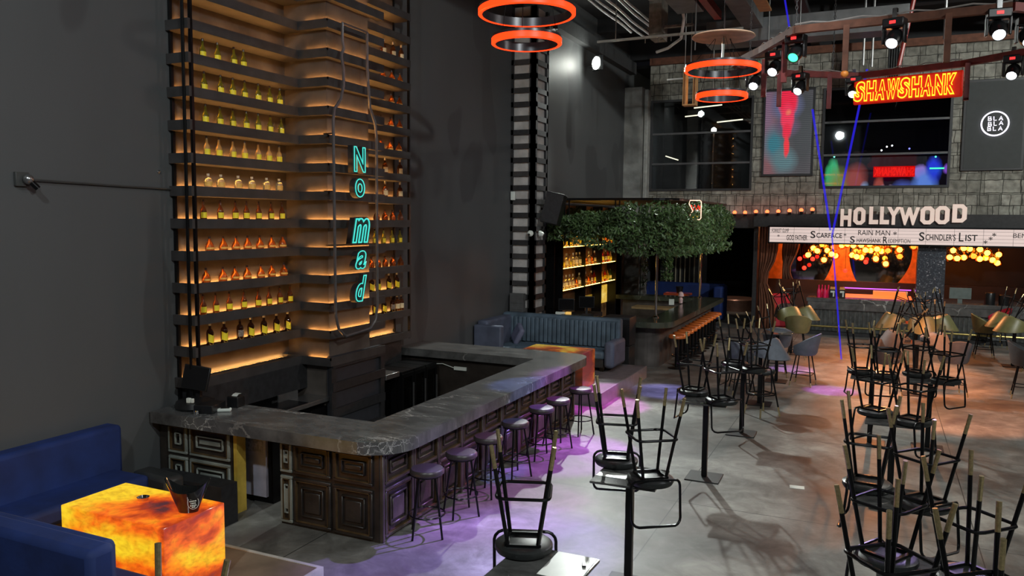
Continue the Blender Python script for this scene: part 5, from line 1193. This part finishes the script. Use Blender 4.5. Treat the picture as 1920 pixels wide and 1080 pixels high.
# HOLLYWOOD letters
LW = mat('cream_letter_face', (0.8, 0.68, 0.6), 0.45, var=0.04, emit=(1.0, 0.72, 0.62), es=0.38)
hx = [(-0.93, 0.30, 3.55), (-0.56, 0.33, 3.60), (-0.17, 0.25, 3.62), (0.12, 0.25, 3.62), (0.36, 0.36, 3.61), (0.77, 0.54, 3.60), (1.24, 0.36, 3.63), (1.62, 0.36, 3.64), (2.05, 0.36, 3.69)]
hn = ['first letter of the white word, an H', 'first of the three letters O in the white word', 'first letter L in the white word', 'second letter L in the white word', 'white letter Y between L and W', 'white letter W in the middle', 'second of the three letters O in the white word', 'third of the three letters O in the white word', 'last letter of the white word, a D']
for (x, w_, z), chh, l in zip(hx, 'HOLLYWOOD', hn):
    if chh in 'OD':
        h = 0.26; ww = w_/2; c_ = 0.1
        out_ = [(-ww+(c_ if chh == 'O' else 0), -h), (ww-c_, -h), (ww, -h+c_), (ww, h-c_), (ww-c_, h), (-ww+(c_ if chh == 'O' else 0), h)] + ([(-ww, h-c_), (-ww, -h+c_)] if chh == 'O' else [])
        iw = ww-0.115; ih = h-0.11; ic = 0.03
        in_ = [(-iw+(ic if chh == 'O' else 0), -ih), (iw-ic, -ih), (iw, -ih+ic), (iw, ih-ic), (iw-ic, ih), (-iw+(ic if chh == 'O' else 0), ih)] + ([(-iw, ih-ic), (-iw, -ih+ic)] if chh == 'O' else [])
        n = len(out_); vs = [(a, -0.06, b) for a, b in out_+in_] + [(a, 0.02, b) for a, b in out_+in_]; fs = []
        for i in range(n):
            j = (i+1) % n; fs += [(i, j, n+j, n+i), (2*n+i, 3*n+i, 3*n+j, 2*n+j), (i, 2*n+i, 2*n+j, j), (n+i, n+j, 3*n+j, 3*n+i)]
        o = MB().add(vs, fs).build('sign_letter', LW, loc=(x, 26.0, z))
    else:
        o = text_obj('sign_letter', chh, LW, None, (x, 26.02, z), FACE_Y, w_, 0.52, depth=0.08, bold=0.055)
    tag(o, l, 'sign letter', 'white letters above the sign strip')
# row of red bulbs
for i, (x, z) in enumerate([(-4.63,3.75),(-4.19,3.69),(-3.87,3.69),(-3.54,3.72),(-3.2,3.72),(-2.87,3.73),(-2.54,3.75),(-2.2,3.77),(-1.88,3.79)]):
    o = MB().sphere((0,0,0), 0.06 if i else 0.04).build('red_bulb', REDE if i < 1 else emat('red_orange_bulb', (1.0,0.10,0.03), 5.0), smooth=True, loc=(x, 25.98, z)); tag(o, 'red lamp on the stone edge left of the white word, %s from the left' % ORD[i], 'lamp', 'row of red lamps under the stone wall')
    MB().cyl((0,0,0), 0.045, -0.12, -0.04, 10).bar((0,0.02,-0.08),(0,0.32,-0.08),0.03).build('holder', BLACKM, o)

# ------------------------------------------------------------------ upper floor screens and panels
def framed(name, x0, x1, z0, z1, face, label, cat):
    t = thing(name, label, cat, ((x0+x1)/2, YB, (z0+z1)/2)); a = (x1-x0)/2; h = (z1-z0)/2
    MB().box(-a, a, -0.07, 0, -h, h).build('frame', mat('panel_frame', (0.03,0.031,0.034), 0.5), t, bevel=0.01)
    MB().box(-a+0.07, a-0.07, -0.078, -0.07, -h+0.07, h-0.07).build('screen', face, t)
    return t
red = (0.95, 0.01, 0.06); cy = (0.10, 0.20, 0.22)
POST = m_blobs('figure_screen', 5.5, [(0.45, 0.1, 0.5, 1.6, (0.045,0.05,0.055), 0.5), (-0.55, -0.5, 0.22, 1.1, (0.25,0.10,0.11), 0.6), (-0.62, 0.7, 0.2, 0.8, (0.22,0.13,0.2), 0.6), (-0.4, -0.35, 0.28, 0.45, (0.03,0.19,0.24), 0.5), (-0.1, -0.85, 0.33, 0.35, cy, 0.4), (-0.05, 0.85, 0.42, 0.45, (0.12,0.13,0.25), 0.3), (-0.03, 0.2, 0.34, 0.3, (0.12,0.08,0.14), 0.3), (-0.02, 1.0, 0.27, 0.5, red, 0.2), (-0.03, 0.45, 0.19, 0.42, (1.0,0.03,0.10), 0.2), (-0.03, 0.05, 0.13, 0.22, red, 0.25), (-0.03, -0.42, 0.07, 0.33, (1.0,0.03,0.05), 0.25), (-0.02, 0.62, 0.07, 0.09, (1.0,0.2,0.12), 0.5)], (0.12, 0.10, 0.11), 0.85, 0.35)
framed('figure_screen', -3.46, -1.94, 4.82, 7.5, POST, 'tall lit screen with a blurred red figure on grey-blue stripes, between the windows', 'screen')
pn = framed('dark_panel', 2.02, 3.56, 4.9, 7.45, mat('grey_panel_face', (0.05,0.055,0.055), 0.7, var=0.08), 'dark grey framed panel right of the big window carrying the round neon sign', 'panel')
t = thing('round_neon_sign', 'round white neon sign reading BLA BLA BLA on the dark panel', 'sign', (2.81, 26.19, 6.2))
MB().tube([(0.33*math.cos(2*PI*i/40), 0, 0.33*math.sin(2*PI*i/40)) for i in range(40)], 0.022, 6, True).build('ring', NEONW, t)
MB().lathe([(0,0),(0.31,0),(0.31,0.02),(0,0.02)], n=40).xf(Matrix.Rotation(PI/2, 4, 'X')).build('disc', BLACKM, t)
strokes = {'B': [[(0,0),(0,1),(0.65,0.9),(0.65,0.6),(0.1,0.5),(0.8,0.35),(0.75,0.05),(0,0)]], 'L': [[(0,1),(0.05,0),(0.7,0.05)]], 'V': [[(0,0.8),(0.35,0),(0.6,0.4)]], 'A': [[(0,0),(0.45,1),(0.9,0)],[(0.2,0.35),(0.75,0.35)]]}
for r_, (row, z) in enumerate((('BLA', 0.085), ('BLA', -0.055), ('BLA', -0.195))):
    mb = MB()
    for i, chh in enumerate(row):
        for s_ in strokes[chh]: mb.tube([(-0.17+i*0.13+p*0.1+(0.01 if r_ == 1 else 0), -0.03, z+q*0.11+(0.012*(i-1) if r_ == 1 else 0)) for p, q in s_], 0.011, 5)
    mb.build('lettering', NEONW, t)

# ------------------------------------------------------------------ seen through the left upper window
for i, (x0, z0, x1, z1) in enumerate([(-6.0,7.3,-5.05,7.36),(-6.3,7.02,-5.85,7.05),(-5.2,6.78,-4.35,6.84),(-6.95,5.68,-6.5,5.53)]):
    o = MB().bar((x0, 28.0, z0), (x1, 28.0, z1), 0.035).build('strip_light', emat('strip_white', (1.0,0.88,0.6), 2.0)); tag(o, 'glowing ceiling strip behind the left upper window, %s' % ('topmost','short upper left one','right one','lowest left one')[i], 'strip light', 'strip lights behind the left upper window')
o = MB().sphere((0,0,0), 0.09).build('bulkhead_lamp', emat('bulkhead', (1.0,0.95,0.75), 20.0), smooth=True, loc=(-5.3, 28.0, 6.52)); tag(o, 'bright oval lamp behind the left upper window', 'lamp')
MB().bar((0,0,0),(0,0,-2.6),0.04).build('stand', mat('grey_stand', (0.12,0.12,0.12), 0.5), o)
# big window: added glowing crowd image, and the neon word's reflection built as letters
SC = m_blobs('crowd_glow', 0, [(-1.45,0.0,0.22,0.5,(0.05,0.55,0.2),0.2),(-1.25,-0.35,0.3,0.5,(0.25,0.3,0.06),0.5),(-0.75,-0.2,0.3,0.5,(0.4,0.07,0.06),0.4),(-0.85,-0.6,0.35,0.25,(0.6,0.02,0.04),0.3),(-0.45,-0.55,0.15,0.3,(0.3,0.5,0.8),0.4),(-0.2,-0.1,0.12,0.6,(0.01,0.0,0.01),0.2),(0.0,-0.4,0.15,0.35,(0.45,0.08,0.06),0.3),(0.2,-0.55,0.25,0.25,(0.6,0.4,0.6),0.3),(0.2,-0.1,0.1,0.3,(0.01,0,0.01),0.2),(0.7,-0.5,0.3,0.3,(0.08,0.12,0.5),0.4),(1.15,0.1,0.2,0.2,(0.4,0.25,0.8),0.3),(1.3,-0.25,0.3,0.35,(0.15,0.3,0.9),0.4),(1.45,-0.55,0.3,0.2,(0.05,0.5,0.9),0.4),(1.05,-0.5,0.2,0.12,(0.5,0.35,0.9),0.4),(1.55,0.2,0.18,0.35,(0.03,0.06,0.9),0.4),(1.95,0.2,0.14,0.14,(0.3,0.1,0.7),0.3)], (0.004,0.002,0.006), 0.9, 0.6)
o = MB().box(-2.0, 2.2, 0, 0.05, -0.75, 0.6).build('crowd_image', SC, loc=(-0.05, 29.0, 4.95)); tag(o, 'blurred colourful crowd on an added glowing panel behind the big window', 'painted image')
rs = thing('red_reflection_sign', 'mirrored red reflection of the neon word, built as glowing letters behind the big window', 'sign', (0.34, 28.3, 5.03))
MB().box(-0.6, 0.6, -0.02, 0.02, -0.17, 0.17).build('backing', emat('deep_red_glow', (0.9,0.0,0.0), 0.8), rs, bevel=0.01)
text_obj('lettering', 'SHAWSHANK', NEONR, rs, (0, -0.05, 0), FACE_Y, 1.15, 0.26, outline=0.012, flip=True)
for i, (x, z, c_) in enumerate([(-1.45,5.55,(0.2,1,0.6)),(-0.05,5.72,(1,1,1)),(0.1,5.83,(1,0.95,0.9)),(0.45,5.6,(0.1,1,0.5)),(0.75,5.75,(0.2,0.2,1)),(0.25,5.86,(1,1,1)),(1.5,5.48,(0.1,1,0.5)),(-0.4,5.6,(1,0.8,0.7)),(1.55,5.12,(0.05,1,0.3))]):
    mb = MB().sphere((0,0,0), 0.028) if i < 8 else MB().box(-0.2, 0.2, -0.02, 0.02, -0.02, 0.02)
    o = mb.build('tiny_lamp', emat('tiny_%d' % i, c_, 3.0), loc=(x, 28.4, z)); tag(o, 'tiny coloured point of light behind the big window, %s' % (ORD[i] + ' in a scattered row'), 'lamp', 'points of light behind the big window')

# ------------------------------------------------------------------ hanging steel lighting frame
TZ = 6.22
TP = [(-1.25,12.65),(1.45,12.4),(2.6,13.3),(2.6,15.2),(1.2,16.4),(-0.5,17.0),(-2.15,15.95),(-2.5,14.9),(-1.9,13.9)]
lf = thing('lighting_frame', 'many-sided rust brown steel ring frame hanging over the hall with dangling tubes', 'lighting frame', (0,0,0))
for i in range(len(TP)):
    a, b = TP[i], TP[(i+1) % len(TP)]
    MB().bar((*a, TZ), (*b, TZ), 0.09, 0.11).build('beam', RUST if i in (0, 7, 8) else WINE, lf)
for (x, y, m_) in [(-0.55,12.53,RUST),(0.72,12.36,RUST),(-1.45,13.2,WINE),(-1.93,14.6,WINE),(-1.82,15.9,WINE),(-0.98,16.5,WINE),(1.28,16.25,WINE),(2.55,14.2,WINE)]:
    b = MB().box(-0.04, 0.04, -0.04, 0.04, -0.66, -0.02).build('hanging_tube', m_, lf, loc=(x, y, TZ))
    if (x, y) == (-0.55, 12.53): MB().sphere((0,0,-0.7), 0.055).build('orange_tip', mat('orange_tip', (0.9,0.3,0.05), 0.4), b, True)
for i in (0, 4, 5, 8):
    a, b = Vector((*TP[i], TZ+0.08)), Vector((*TP[(i+1) % len(TP)], TZ+0.08)); pts = []
    for k in range(13): p = a.lerp(b, k/12); p.z += 0.02*math.sin(k*2.1); pts.append(p)
    MB().tube(pts, 0.012, 5).build('white_cable', mat('grey_cable', (0.35,0.32,0.3), 0.5), lf, True)
for (x, y) in [(-1.25,12.7),(1.5,12.45),(-0.95,16.8),(2.3,15.5),(-2.3,15.4),(2.2,13.0)]:
    ch = MB(); z = TZ+0.08; k = 0
    while z < ZC-0.5:
        q = 0.016; pts = [(q*math.cos(a), 0, 0.035+0.035*math.sin(a)) for a in [i*PI/3 for i in range(6)]]
        if k % 2: pts = [(0, p[0], p[2]) for p in pts]
        ch.tube([(p[0], p[1], p[2]+z) for p in pts], 0.006, 4, True); z += 0.055; k += 1
    ch.build('chain', mat('grey_chain', (0.16,0.16,0.165), 0.4, 0.6), lf, loc=(x, y, 0))
# neon word sign on the far beam
sn = thing('neon_sign', 'red and yellow neon sign reading SHAWSHANK with its lower half shifted, on the steel frame', 'sign', (0.36, 16.62, 5.9), -0.25)
MB().box(-0.96, 0.90, 0.0, 0.06, -0.25, 0.22).build('back_board', mat('red_sign_board', (0.45,0.01,0.006), 0.45, emit=(1.0,0.02,0.0), es=0.28), sn, bevel=0.03)
import bmesh
def half(me0, upper):
    bm = bmesh.new(); bm.from_mesh(me0)
    bmesh.ops.bisect_plane(bm, geom=bm.verts[:]+bm.edges[:]+bm.faces[:], plane_co=(0,-0.025,0), plane_no=(0,1,0), clear_inner=upper, clear_outer=not upper)
    me = bpy.data.meshes.new('letter_half'); bm.to_mesh(me); bm.free(); me.materials.append(NEONY); return me
for i, chh in enumerate('SHAWSHANK'):
    wd = 0.215 if chh == 'W' else 0.172
    x = -0.82 + i*0.193 + (0.01 if i > 3 else 0)
    full = text_obj('letter_half', chh, NEONY, sn, (x, -0.03, -0.01), FACE_Y, wd, 0.38, outline=0.030, bold=0.05)
    full.name = 'letter_upper_half'; m0 = full.data
    ua, ub = half(m0, True), half(m0, False); full.data = ua
    o = bpy.data.objects.new('letter_lower_half', ub); COL.objects.link(o); o.parent = sn; o.location = (x-0.04, -0.035, -0.012); o.rotation_euler = FACE_Y
# moving head lights
def make_head():
    t = thing('moving_head_light', 'x', 'stage light', (0,0,0))
    MB().box(-0.03, 0.03, -0.03, 0.03, 0.20, 0.36).build('clamp', CHROME, t)
    MB().box(-0.14, 0.14, -0.10, 0.10, 0.10, 0.22).build('base', PLASTK, t, bevel=0.015)
    MB().box(-0.04, 0.04, -0.105, -0.10, 0.14, 0.18).build('red_display', emat('red_display', (1.0,0.03,0.03), 2.0), t)
    y = MB().prism([(-0.12,-0.15),(0.12,-0.15),(0.12,-0.12),(-0.09,-0.12),(-0.09,0.12),(0.12,0.12),(0.12,0.15),(-0.12,0.15)], -0.06, 0.06).xf(Matrix.Rotation(PI/2, 4, 'Z') @ Matrix.Rotation(PI/2, 4, 'Y')); y.build('yoke', PLASTK, t, bevel=0.01)
    R = Matrix.Translation((0,0,-0.05)) @ Matrix.Rotation(-0.9, 4, 'X')
    h = MB().lathe([(0,0.14),(0.08,0.14),(0.105,0.08),(0.105,-0.06),(0.085,-0.13),(0.075,-0.13),(0.07,-0.10)], n=18).xf(R).build('head', PLASTK, t, True)
    MB().lathe([(0,-0.115),(0.074,-0.115),(0.074,-0.11),(0,-0.11)], n=18).xf(R).build('lens', LENSW, h)
    return t
mh = make_head()
HD = [(-2.19,15.3,'lowest left stage light of the steel frame, white beam'),(-1.69,14.0,'stage light on the slanting left beam, second from left'),(-1.26,12.9,'stage light with a green glowing ring at the front left corner'),(-1.48,16.2,'stage light on the rear beam left of the neon word'),(-0.57,16.95,'stage light just behind the left end of the neon word'),(0.07,12.4,'large white-glowing stage light in the middle of the front beam'),(1.30,12.38,'violet-glowing stage light at the right end of the front beam'),(1.91,15.8,'small stage light with a pale green lens right of the neon word'),(1.72,13.0,'stage light cut by the right picture edge')]
hl = []
for i, (x, y, l) in enumerate(HD):
    o = dup(mh, l, (x, y, 5.98), random.uniform(-0.3, 0.3)-0.2, first=(i == 0), group='stage lights on the steel frame'); hl.append(o)
mh['category'] = 'stage light'
# green one
for c_ in bpy.data.objects:
    if c_.parent and c_.parent.parent == hl[2] and c_.name.startswith('lens'):
        c_.data = c_.data.copy(); c_.data.materials[0] = GREENE
VI = (0.55, 0.3, 1.0)
def beam(src, dst, power, col, ang, blend=0.25):
    s_ = Vector(src); d_ = (Vector(dst)-s_).normalized(); lamp('stage_beam', 'SPOT', s_ + d_*0.22 - Vector((0,0,0.08)), power, col, dst, 0.05, ang, blend)
beam((-1.26,12.9,5.98), (-3.5,7.0,0), 5600, (0.36,0.22,1.0), 20, 0.7)
beam((-1.26,12.9,5.98), (-3.9,8.3,0), 2200, (0.75,0.2,1.0), 17, 0.7)
beam((-1.69,14.0,5.98), (-4.1,10.7,0), 3800, (0.62,0.10,1.0), 19, 0.5)
beam((-1.69,14.0,5.98), (-4.7,9.6,0.3), 3200, (0.16,0.28,1.0), 10, 0.4)
beam((-2.19,15.3,5.98), (-4.45,13.9,0.2), 3000, (0.85,0.05,0.9), 17, 0.5)
beam((-2.19,15.3,5.98), (-3.7,15.6,0), 2200, (0.30,0.30,1.0), 16, 0.7)
beam((-1.48,16.2,5.98), (-1.7,19.3,0), 3200, (0.62,0.32,1.0), 10, 0.5)
beam((-0.57,16.95,5.98), (-0.75,17.2,0), 2600, (0.68,0.20,1.0), 12, 0.6)
beam((1.91,15.8,5.98), (0.6,19.3,0), 3000, (1.0,0.26,0.05), 38, 0.5)
beam((0.07,12.4,5.98), (1.3,16.2,0), 2400, (1.0,0.27,0.06), 32, 0.5)
beam((0.07,12.4,5.98), (-2.6,9.2,0), 220, (0.95,0.97,1.0), 60, 0.8)
beam((1.30,12.38,5.98), (-4.0,6.2,0.6), 420, (0.85,0.9,1.0), 40, 0.9)
beam((1.72,13.0,5.98), (0.2,5.6,1.0), 700, (0.5,0.35,1.0), 12, 0.7)
beam((1.72,13.0,5.98), (0.5,8.5,0), 200, (1.0,0.93,0.8), 55, 0.8)
# laser beams crossing the hazy air
for i, (a, b) in enumerate([((-1.69,22,6.28), (-1.14,22,3.2)), ((-0.45,22,7.2), (-1.09,22,3.1)), ((-1.10,22,3.1), (-0.72,21.2,0.02))]):
    o = MB().tube([a, b], 0.03 if i < 2 else 0.022, 6).build('laser_beam', LASER); tag(o, ('left slanting blue laser beam of the V', 'right slanting blue laser beam of the V', 'thin blue laser beam dropping to the floor')[i], 'laser beam', 'blue laser beams')
o = MB().tube([(-1.55,13.2,7.2), (-1.38,13.2,6.3)], 0.015, 6).build('laser_beam', LASER); tag(o, 'short blue laser beam above the green-ringed stage light', 'laser beam', 'blue laser beams')

# ------------------------------------------------------------------ ring chandeliers
def ring(r, z, parent, hgt=0.10):
    n = 64; b = MB(); b.lathe([(r-0.035, -hgt/2), (r-0.035, hgt/2), (r, hgt/2), (r, 0.02), (r-0.005, 0.018), (r-0.035, -hgt/2)], (0,0,z), n, cap=False)
    k = b.build('ring_band', mat('ring_dark_band', (0.05,0.05,0.055), 0.3, 0.5), parent, True)
    MB().lathe([(r+0.001, 0.02), (r+0.012, 0.01), (r+0.012, -hgt/2+0.004), (r-0.002, -hgt/2-0.006), (r-0.03, -hgt/2-0.004), (r-0.028, -hgt/2+0.002)], (0,0,z), n, cap=False).build('led_diffuser', RLED, k, True)
def chandelier(x, y, tiers, label, disc=None):
    t = thing('ring_chandelier', label, 'chandelier', (x, y, 0), 0, 'glowing ring chandeliers')
    for r, z in tiers: ring(r, z, t)
    cb_ = MB()
    top = disc or 7.0
    for r, z in tiers:
        for k in range(3): a = 2.1*k+0.4+r; cb_.tube([(r*math.cos(a), r*math.sin(a), z), (0.12*math.cos(a), 0.12*math.sin(a), top)], 0.004, 4)
    cb_.tube([(0,0,top),(0,0,8.9)], 0.006, 4); cb_.build('cables', BLACKM, t)
    if disc: MB().lathe([(0,0),(0.44,0),(0.45,0.01),(0.44,0.025),(0,0.025)], (0,0,disc), 40).build('wooden_disc', WOODP, t, True)
    else: MB().lathe([(0,0),(0.2,0),(0.2,0.04),(0,0.04)], (0,0,top), 24).build('canopy', BLACKM, t)
    if disc: MB().tube([(0,0,disc),(0,0,disc-0.3)], 0.02, 8).build('driver_tube', WHITE, t)
chandelier(-3.80, 8.62, [(0.55, 5.80), (0.395, 5.47), (0.75, 6.3)], 'three-ring orange-glowing chandelier hanging at the top centre-left')
chandelier(-2.18, 12.03, [(0.53, 5.63), (0.36, 5.24)], 'two-ring orange-glowing chandelier under a pale wooden disc', 6.06)
sb = thing('wood_lattice_box', 'small orange wooden lattice box hanging behind the ring lights', 'pendant box', (-4.28, 19.5, 6.2))
for a in (-0.15, -0.09, 0.09, 0.15): MB().box(a-0.009, a+0.009, -0.12, 0.12, 0, 0.85).build('bar', WOODO, sb)
MB().box(-0.16, 0.16, -0.12, 0.12, -0.03, 0.0).build('bottom', WOODO, sb); MB().box(-0.16, 0.16, -0.12, 0.12, 0.85, 0.87).build('top', WOODO, sb); MB().bar((0,0,0.86),(0,0,2.8),0.02).build('rod', STEEL, sb)

# ------------------------------------------------------------------ flood on the left wall
t = thing('flood_light', 'blazing white floodlight near the top of the left wall', 'floodlight', (-7.3, 21.34, 7.73), -0.6)
MB().box(-0.2, 0.2, 0.0, 0.09, -0.2, 0.2).build('housing', PLASTK, t, bevel=0.01); MB().lathe([(0,0),(0.17,0),(0.17,0.012),(0,0.012)], n=24).xf(Matrix.Rotation(PI/2, 4, 'X')).build('lit_face', FLOODE, t); MB().bar((0,0.09,0),(-0.28,0.45,0.05),0.04).bar((-0.28,0.45,0.05),(-0.77,0.25,0.05),0.04).build('arm', STEEL, t)
simple('small_spot', MB().box(-0.06, 0.06, -0.12, 0.12, -0.05, 0.05), CHROME, 'small silvery spot fitting on the wall ledge left of the floodlight', 'spotlight', (-7.62, 19.0, 8.2), 0.6)
# ------------------------------------------------------------------ ceiling services
for i, x in enumerate((-6.10, -5.93, -5.74, -5.50, -5.36)):
    mb = MB(); y = Y0; pts = []
    while y < 21.2+i*0.05: pts.append((x+0.012*math.sin(y*1.7+i), y, 8.3+0.012*math.sin(y*2.3+2*i))); y += 0.6
    o = mb.tube(pts, 0.03, 8).build('conduit', PIPEW, smooth=True); tag(o, 'pale ceiling conduit running away from the viewer, %s from the left wall' % ORD[i], 'conduit', 'parallel ceiling conduits')
o = MB().bar((-6.25,18.32,7.6),(-2.9,18.32,7.62),0.06,0.05).build('light_rail', mat('pale_rail', (0.55,0.57,0.52), 0.35, 0.3)); tag(o, 'long pale cross rail hanging above the floodlight', 'rail')
hk = MB()
for i in range(6): hk.box(0.6*i*0.5, 0.6*i*0.5+0.02, -0.01, 0.01, -0.12, 0)
hk.build('hook', STEEL, o, loc=(-5.1, 18.32, 7.6))
MB().bar((-5.8,18.32,7.62),(-5.8,18.32,8.9),0.02).build('drop_rod', STEEL, o); MB().bar((-3.3,18.32,7.62),(-3.3,18.32,8.9),0.02).build('drop_rod', STEEL, o)
simple('air_duct', MB().box(-4.3, -3.72, 9.8, 18.1, 8.0, 8.5), GALV, 'grey rectangular duct at the top of the picture left of the red pipe', 'air duct', (0,0,0), bevel=0.01)
simple('red_beam', MB().box(-3.66, -3.5, 8.0, 19.0, 8.02, 8.2), REDP, 'red painted channel beside the grey duct under the ceiling', 'beam', (0,0,0))
simple('air_duct', MB().box(-4.1, 0.4, 20.3, 21.0, 7.75, 8.3), GALV, 'wide galvanised cross duct above the right ring lamps', 'air duct', (0,0,0), bevel=0.01)
simple('air_duct', MB().box(-3.2, -2.75, 9.0, 20.3, 8.05, 8.45), GALV, 'second grey duct right of the red channel', 'air duct', (0,0,0), bevel=0.01)
simple('orange_board', MB().box(-2.6, -2.35, 16.8, 18.6, 8.0, 8.04), WOODO, 'orange wooden board under the ceiling at the top edge', 'board', (0,0,0))
for i, x in enumerate((-5.1, -4.75)): simple('ceiling_panel_light', MB().box(x, x+0.18, 15.6, 18.6, 8.5, 8.54), mat('pale_panel', (0.5,0.52,0.5), 0.5, var=0.1), 'pale grey ceiling strip panel, %s one beside the conduits' % ('left', 'right')[i], 'ceiling panel', (0,0,0), group='ceiling strip panels')
simple('cable_tray', MB().box(-5.3, -4.2, 19.2, 19.3, 8.0, 8.05).box(-5.2, -4.9, 19.0, 19.6, 7.75, 8.9), mat('tray_paint', (0.22,0.2,0.17), 0.5, var=0.4), 'cluttered service box and bracket under the ceiling behind the cross rail', 'service box', (0,0,0))
tag(MB().tube([(-4.2,17.95,8.2),(-4.2,18.3,7.95),(-4.35,18.7,7.6),(-4.7,18.9,7.45),(-5.0,19.0,7.4)], 0.035, 8).build('flex_duct', PIPEW, smooth=True), 'curved pale pipe bending down beside the grey duct', 'pipe')
tag(MB().tube([(0.55,22,9.0),(0.25,22,7.2)], 0.05, 8).build('red_pipe', REDP, smooth=True), 'slanting thin red pipe above the neon word', 'pipe')
cc = thing('cable_drop', 'dark vertical bundle of cables dropping in front of the stone wall above the neon word', 'cables', (0.15, 24.5, 0))
MB().box(-0.14, 0.14, -0.06, 0.06, 6.9, 9.3).build('tray', BLACKW, cc)
for i in range(5): MB().tube([(-0.12+i*0.06, -0.08, 6.8), (-0.12+i*0.06+0.01, -0.08, 9.2)], 0.015, 6).build('cable', PLASTK, cc)
for i, (x, y, z0) in enumerate([(-3.7,17.2,7.0),(-1.9,20.2,7.1),(-2.6,20.2,7.3),(1.1,20,7.4),(-0.55,22,7.3),(-0.35,22,7.25)]):
    o = MB().tube([(x,y,z0),(x,y,9.0)], 0.03 if i > 2 else 0.015, 6).build('drop_rod', mat('grey_rod', (0.2,0.2,0.2), 0.4, 0.4)); tag(o, 'thin grey rod hanging from the ceiling, %s from the left' % ORD[(0,2,1,5,3,4)[i]], 'rod', 'ceiling drop rods')
for i, (x0, x1, y, z) in enumerate([(-5.6,-4.6,22.5,7.35),(-5.2,-4.2,24.5,6.9+0.4)]):
    o = MB().bar((x0,y,z),(x1,y,z+0.02),0.04).bar((x0+0.5,y,z),(x0+0.5,y,9.3),0.015).build('lamp_tube', PIPEW); tag(o, 'thin pale tube under the dark ceiling, %s one beyond the cross rail' % ('upper', 'lower')[i], 'tube', 'thin tubes beyond the cross rail')
